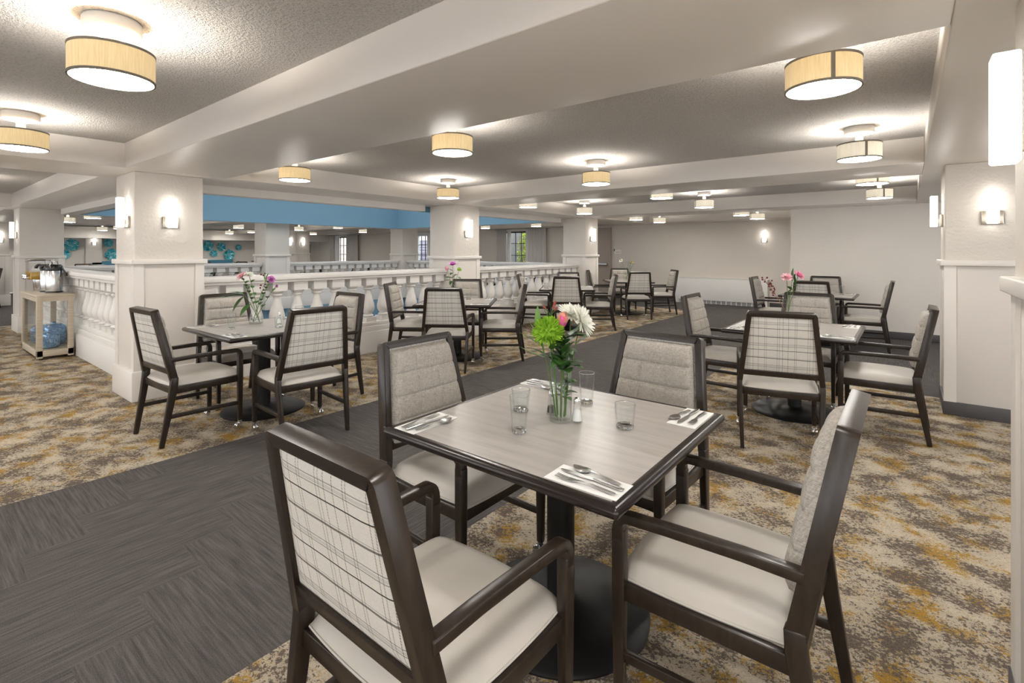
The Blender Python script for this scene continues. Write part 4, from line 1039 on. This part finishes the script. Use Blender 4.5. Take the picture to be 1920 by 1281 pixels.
# vase beside the left pillar
c = (-4.80, 2.18)
make_vase('flare', 'flared clear vase beside the left pillar', (*c, TZ), .04); B0 = TZ + .016
sm = [(u, RT*math.cos(u*40) + FW*math.sin(u*40) + UP*.8, .075, .018, .3) for u in (.35, .45, .52, .6, .68, .75, .82, .9)]
flower('chrysanthemum', 'pale pink chrysanthemum left in the vase by the left pillar', V(c, .03, 0, B0), V(c, -.125, -.01, 1.19), (.02, 0, .02), bloom_mum(.062, 13), 'palepink', -RT*.4 - FW*.5 + UP*.8, sm)
flower('chrysanthemum', 'cream chrysanthemum beside the pale pink one', V(c, .025, .01, B0), V(c, -.07, .01, 1.20), (.02, 0, .02), bloom_mum(.055, 14), 'whitepetal', RT*.3 - FW*.3 + UP*.9, sm[::2])
flower('carnation', 'mauve bloom right in the vase by the left pillar', V(c, -.03, 0, B0), V(c, .14, 0, 1.16), (-.02, 0, .02), bloom_ruffle(.04, 15), 'mauve', RT*.5 - FW*.5 + UP*.5, sm)
flower('carnation', 'small mauve bloom low at the right of the vase', V(c, -.02, .01, B0), V(c, .18, .02, 1.10), (-.02, 0, .02), bloom_ruffle(.02, 16), 'mauve', RT + UP*.2, sm[::3])
def berries(o, loc, pts):
    for k in range(9):
        p = pts[-1 - k % 4] ; tip = p + RT*random.uniform(-.05, .05) + FW*random.uniform(-.03, .03) + UP*random.uniform(.005, .05)
        MB().tube([p, tip], .0014, 5).obj('twig', M['twig'], o); MB().lathe([(0, -.009), (.008, -.005), (.0095, 0), (.007, .006), (0, .009)], 8, tip).obj('berry', M['berry'], o, smooth=True)
flower('berry_branch', 'tall green stem with dark berries in the vase by the left pillar', V(c, -.02, -.01, B0), V(c, .10, 0, 1.17), (-.02, 0, .02), leaves=[(.9, -RT*.05 + UP, .10, .012, 0), (.95, RT*.3 + UP, .08, .012, 0)], extra=berries, lmat='leaf_lt')
flower('foliage_stem', 'arching dark leaves to the left of the vase by the left pillar', V(c, .04, -.01, B0), V(c, -.10, -.02, 1.02), (.02, 0, .02), leaves=[(1, -RT + UP*.15, .24, .036, .25), (.98, -RT*1 - FW*.3 - UP*.0, .20, .03, .1), (.95, -RT*.5 - UP*.4, .15, .036, .4), (1, -RT + UP*.5, .16, .028, .3), (.6, -RT*.2 - FW*.5 - UP*.3, .13, .032, .3), (.9, -RT*.8 - FW*.4 + UP*.4, .18, .03, .4)])

# vase on the middle pillar table
c = (-4.98, 4.95)
make_vase('cyl', 'slim clear vase on the middle pillar table', (*c, TZ), .06); B0 = TZ + .016
L3 = [(.6, -RT + UP*.2, .09, .03, .3), (.68, RT + UP*.3, .09, .028, .3), (.75, -FW - RT*.3, .09, .028, .3), (.8, -RT*.7 + UP*.5, .08, .028, .2), (.5, -RT*.4 - FW - UP*.2, .09, .03, .4)]
flower('rose', 'magenta ruffled bloom on the middle pillar table', V(c, 0, 0, B0), V(c, .0, 0, 1.235), (0, 0, 0), bloom_ruffle(.062, 21), 'mauve', -FW*.3 + UP, L3)
flower('rose', 'pale pink rose on the middle pillar table', V(c, .01, 0, B0), V(c, -.075, 0, 1.16), (.01, 0, .02), bloom_cup(.036, 22, .25, 5, 3), 'rose', -RT*.3 - FW*.3 + UP, L3[:3])
flower('carnation', 'lime green bloom on the middle pillar table', V(c, -.01, 0, B0), V(c, .09, 0, 1.17), (-.01, 0, .02), bloom_ball(.034, 23, 160), 'green_bloom', RT*.3 + UP, [(.8, -RT*.3 - UP*.1 - FW*.2, .10, .022, .2), (.7, RT*.4 - FW*.4, .09, .022, .3)])

# vase on the distant table
c = (-5.08, 10.66)
make_vase('flare', 'clear vase on the distant table near the door', (*c, TZ), .03); B0 = TZ + .016
L5 = [(u, RT*math.cos(u*33) + FW*math.sin(u*33) + UP*.1, .09, .013, .6) for u in (.55, .65, .75, .85, .92)]
flower('chrysanthemum', 'white bloom on the distant table', V(c, .02, 0, B0), V(c, -.12, 0, 1.20), (.02, 0, .02), bloom_mum(.06, 31), 'whitepetal', -RT*.6 - FW*.3 + UP*.5, L5)
flower('daisy', 'yellow bloom on the distant table', V(c, -.02, 0, B0), V(c, .12, 0, 1.18), (-.02, 0, .02), bloom_ruffle(.035, 32), 'yellow', RT*.4 - FW*.5 + UP*.5, L5)
flower('carnation', 'small pink bloom on the distant table', V(c, -.01, 0, B0), V(c, .18, 0, 1.15), (-.02, 0, .02), bloom_ruffle(.028, 33), 'rose', RT + UP*.2, L5[:2])
flower('foliage_stem', 'drooping leaf sprigs on the distant table', V(c, 0, 0, B0), V(c, .05, 0, 1.20), (0, 0, 0), leaves=L5 + [(1, RT*.5 + UP*.5, .1, .013, .8), (.97, -RT + UP*.3, .12, .013, .9)])

# vase on the right pillar table
c = (-.90, 5.40)
make_vase('cyl', 'clear vase on the table left of the right pillar', (*c, TZ), .05); B0 = TZ + .016
flower('peony', 'pink peony bloom on the table left of the right pillar', V(c, -.01, 0, B0), V(c, .10, 0, 1.19), (-.01, 0, .02), bloom_ruffle(.058, 41), 'rose', RT*.35 - FW*.5 + UP*.6, [(.75, -RT*.1 + UP, .12, .02, 0), (.6, RT*.7 + UP*.1, .08, .02, .3)])
flower('chrysanthemum', 'pale peach chrysanthemum on the table left of the right pillar', V(c, .01, 0, B0), V(c, -.01, 0, 1.175), (0, 0, 0), bloom_mum(.058, 42), 'palepink', -RT*.2 - FW*.5 + UP*.7, [(.5, RT*.9 + UP*.2, .09, .02, .3), (.45, -RT + UP*.1, .09, .018, .2), (.62, RT*.6 + UP*.5, .09, .018, .2)])
flower('foliage_stem', 'upright dark leaf sprig on the table left of the right pillar', V(c, 0, .01, B0), V(c, .05, .01, 1.17), (0, 0, 0), leaves=[(.95, UP + RT*.1, .12, .022, 0), (.9, UP*.9 + RT*.4, .11, .018, .1), (.8, RT*.7 - FW*.3 + UP*.2, .10, .022, .3), (.7, -RT*.4 - FW*.3 + UP*.4, .09, .02, .2)])
flower('berry_branch', 'dark red berry twig leaning left on the table left of the right pillar', V(c, .03, 0, B0), V(c, -.22, 0, 1.15), (.02, 0, .0), smat='twig', extra=lambda o, loc, pts: (berries(o, loc, pts), berries(o, loc, pts[:-1])))

# ------------------------------------------------------------------ drinks cart
r = thing('drinks_cart', 'pale oak open cube cart behind the left pillar', 'cart', (-9.47, 1.43, 0))
w2, d2, hh = .58, .185, .85
for sx in (-1, 1):
    for sy in (-1, 1): MB().box(min(sx*w2, sx*(w2-.06)), max(sx*w2, sx*(w2-.06)), min(sy*d2, sy*(d2-.06)), max(sy*d2, sy*(d2-.06)), .02, hh - .025).obj('post', M['oak'], r, bevel=.002)
MB().box(-w2 - .008, w2 + .008, -d2 - .008, d2 + .008, hh - .025, hh).obj('top', M['oak'], r, bevel=.003)
fr_ = MB()
for z0, z1 in ((hh - .085, hh - .025),):
    fr_.box(-w2 + .06, w2 - .06, -d2, -d2 + .03, z0, z1).box(-w2 + .06, w2 - .06, d2 - .03, d2, z0, z1).box(-w2, -w2 + .03, -d2 + .06, d2 - .06, z0, z1).box(w2 - .03, w2, -d2 + .06, d2 - .06, z0, z1)
fr_.obj('rail', M['oak'], r)
MB().box(-w2, w2, -d2, d2, .04, .12).obj('bottom_shelf', M['oak'], r, bevel=.003)
MB().box(-w2 + .06, w2 - .06, -d2 + .012, -d2 + .016, .12, hh - .085).obj('glass_panel', M['thin_glass'], r); MB().box(w2 - .016, w2 - .012, -d2 + .06, d2 - .06, .12, hh - .085).obj('glass_panel', M['thin_glass'], r)
for sx in (-1, 1):
    for sy in (-1, 1): MB().lathe([(.02, 0), (.022, .02)], 10, (sx*(w2 - .05), sy*(d2 - .05), 0)).obj('foot', M['black'], r)
def jug(lb, loc, s2, a_):
    def fn(u, v_):
        th = 2*PI*u; ph = PI*(v_ - .5); k = .45
        f_ = lambda q: math.copysign(abs(q) ** k, q)
        return (.15*f_(math.cos(ph))*f_(math.cos(th)), .12*f_(math.cos(ph))*f_(math.sin(th)), .15 + .15*f_(math.sin(ph)))
    o = thing('water_jug', lb, 'jug', loc, a_, 'blue water jugs'); o.scale = (s2,)*3
    MB().grid(fn, 32, 16).obj('body', M['jug'], o, smooth=True); MB().lathe([(.03, .29), (.028, .31), (.022, .325), (0, .325)], 14).obj('cap', M['jug'], o, smooth=True)
jug('iridescent blue water jug in front inside the drinks cart', (-9.10, 1.40, .121), .74, .3); jug('blue water jug in the middle of the drinks cart', (-9.40, 1.49, .121), .98, .1); jug('blue water jug at the far end of the drinks cart', (-9.74, 1.40, .121), .85, -.2)
def airpot(lb, loc, a_):
    o = thing('airpot', lb, 'flask', loc, a_, 'coffee airpots')
    MB().lathe([(0, .012), (.078, .012), (.08, .02), (.08, .26), (.074, .272), (0, .272)], 28).obj('body', M['steel'], o, smooth=True)
    MB().lathe([(0, 0), (.081, 0), (.081, .02), (0, .02)], 28).obj('base', M['plastic_black'], o, smooth=True)
    MB().lathe([(0, .265), (.078, .265), (.082, .285), (.078, .325), (.06, .34), (0, .342)], 28).obj('lid', M['plastic_black'], o, smooth=True)
    MB().sweep([(.06, 0, .325), (.10, 0, .335), (.125, 0, .315), (.128, 0, .29)], (0, 1, 0), .035, .024).obj('spout', M['plastic_black'], o, bevel=.004)
    MB().sweep([(-.075, 0, .30), (-.10, 0, .26), (-.12, 0, .22), (-.125, 0, .20)], (0, 1, 0), .03, .014).obj('lever', M['plastic_black'], o, bevel=.003)
    MB().tube([(0, -.075, .30), (.0, -.09, .33), (0, -.06, .385), (0, 0, .40), (0, .06, .385), (0, .09, .33), (0, .075, .30)], .005, 8).obj('handle', M['chrome'], o, smooth=True)
    return o
airpot('steel coffee airpot in front on the drinks cart', (-9.36, 1.49, .851), math.radians(235)).scale = (1.15,)*3; airpot('steel coffee airpot behind the front one on the drinks cart', (-9.60, 1.47, .851), math.radians(235)).scale = (1.15,)*3
o = thing('drink_dispenser', 'clear drink dispenser with orange slices on the drinks cart', 'dispenser', (-9.90, 1.42, .851)); o.scale = (1.05,)*3
MB().box(-.15, .15, -.12, .12, .16, .40).obj('tank', M['thin_glass'], o, bevel=.01); MB().box(-.142, .142, -.112, .112, .166, .26).obj('drink', M['juice'], o, bevel=.008)
MB().box(-.16, .16, -.13, .13, .40, .412).lathe([(.14, .412), (.12, .43), (.04, .445), (0, .447)], 24).obj('lid', M['steel'], o, smooth=True)
for dx in (-.09, .09):
    MB().lathe([(.045, 0), (.05, .01), (.062, .14), (.062, .16), (0, .16)], 18, (dx, 0, 0)).obj('pedestal', M['steel'], o, smooth=True)
for dx in (-.07, .07):
    t_ = MB().tube([(dx, -.12, .19), (dx, -.155, .19), (dx, -.165, .165)], .011, 8); t_.lathe([(.004, .19), (.004, .215), (.018, .218), (.018, .228), (0, .23)], 10, (dx, -.15, 0)); t_.obj('tap', M['chrome'], o, smooth=True)
for k in range(4):
    a_ = MB().lathe([(0, -.003), (.04, -.003), (.04, .003), (0, .003)], 16); MB().join(a_, Matrix.Translation((-.1 + .06*k, -.118, .235 + .01*(k % 2))) @ Matrix.Rotation(PI/2 + .2, 4, 'X')).obj('orange_slice', M['juice'], o)

# ------------------------------------------------------------------ furniture beyond the atrium and in the left wing
far = [(-18.1, .95, 0, 'at the left edge of the picture'), (-14.2, 3.1, 10, 'first from the left beyond the far balustrade'), (-14.3, 5.3, 0, 'second beyond the far balustrade'), (-14.2, 7.3, 20, 'third beyond the far balustrade'), (-14.3, 9.2, 0, 'fourth beyond the far balustrade'),
       (-20.9, 4.2, 0, 'before the art glass wall'), (-22.2, 9.1, 0, 'at the blue booth'), (-9.3, 11.9, 12, 'behind the rear balustrade')]
for n_, (x, y, a_, lb) in enumerate(far):
    TB['z%d' % n_] = (x, y, a_); inst(TABLE, 'dining table ' + lb, (x, y, 0), math.radians(a_), 'tables beyond the atrium')
    for side, sd in (('E', 'near'), ('S', 'left'), ('N', 'right'), ('W', 'rear')):
        if n_ == 6 and side == 'W': continue
        px, py, pa = around('z%d' % n_, side, .88); inst(CHAIR, 'armchair on the %s side of the table %s' % (sd, lb), (px, py, 0), math.radians(pa), 'armchairs beyond the atrium')
pp = thing('potted_plant', 'bushy green plant in a pot on the table at the blue booth', 'plant', (-22.15, 9.25, .7505)); 
TB['p'] = (-22.2, 8.75, 0)
MB().lathe([(0, 0), (.06, 0), (.085, .14), (.08, .14), (0, .12)], 18).obj('pot', M['white'], pp, smooth=True)
for k in range(16):
    a_ = k * 2.4; l_ = MB(); leaf(l_, (0, 0, .12), (math.cos(a_), math.sin(a_), random.uniform(.4, 1.6)), random.uniform(.22, .36), .045, .4); l_.obj('leaf', M['leaf_lt' if k % 2 else 'leaf'], pp, smooth=True)

# keep helper keys out of the finished scene
for ob in bpy.data.objects:
    if '_used' in ob: del ob['_used']
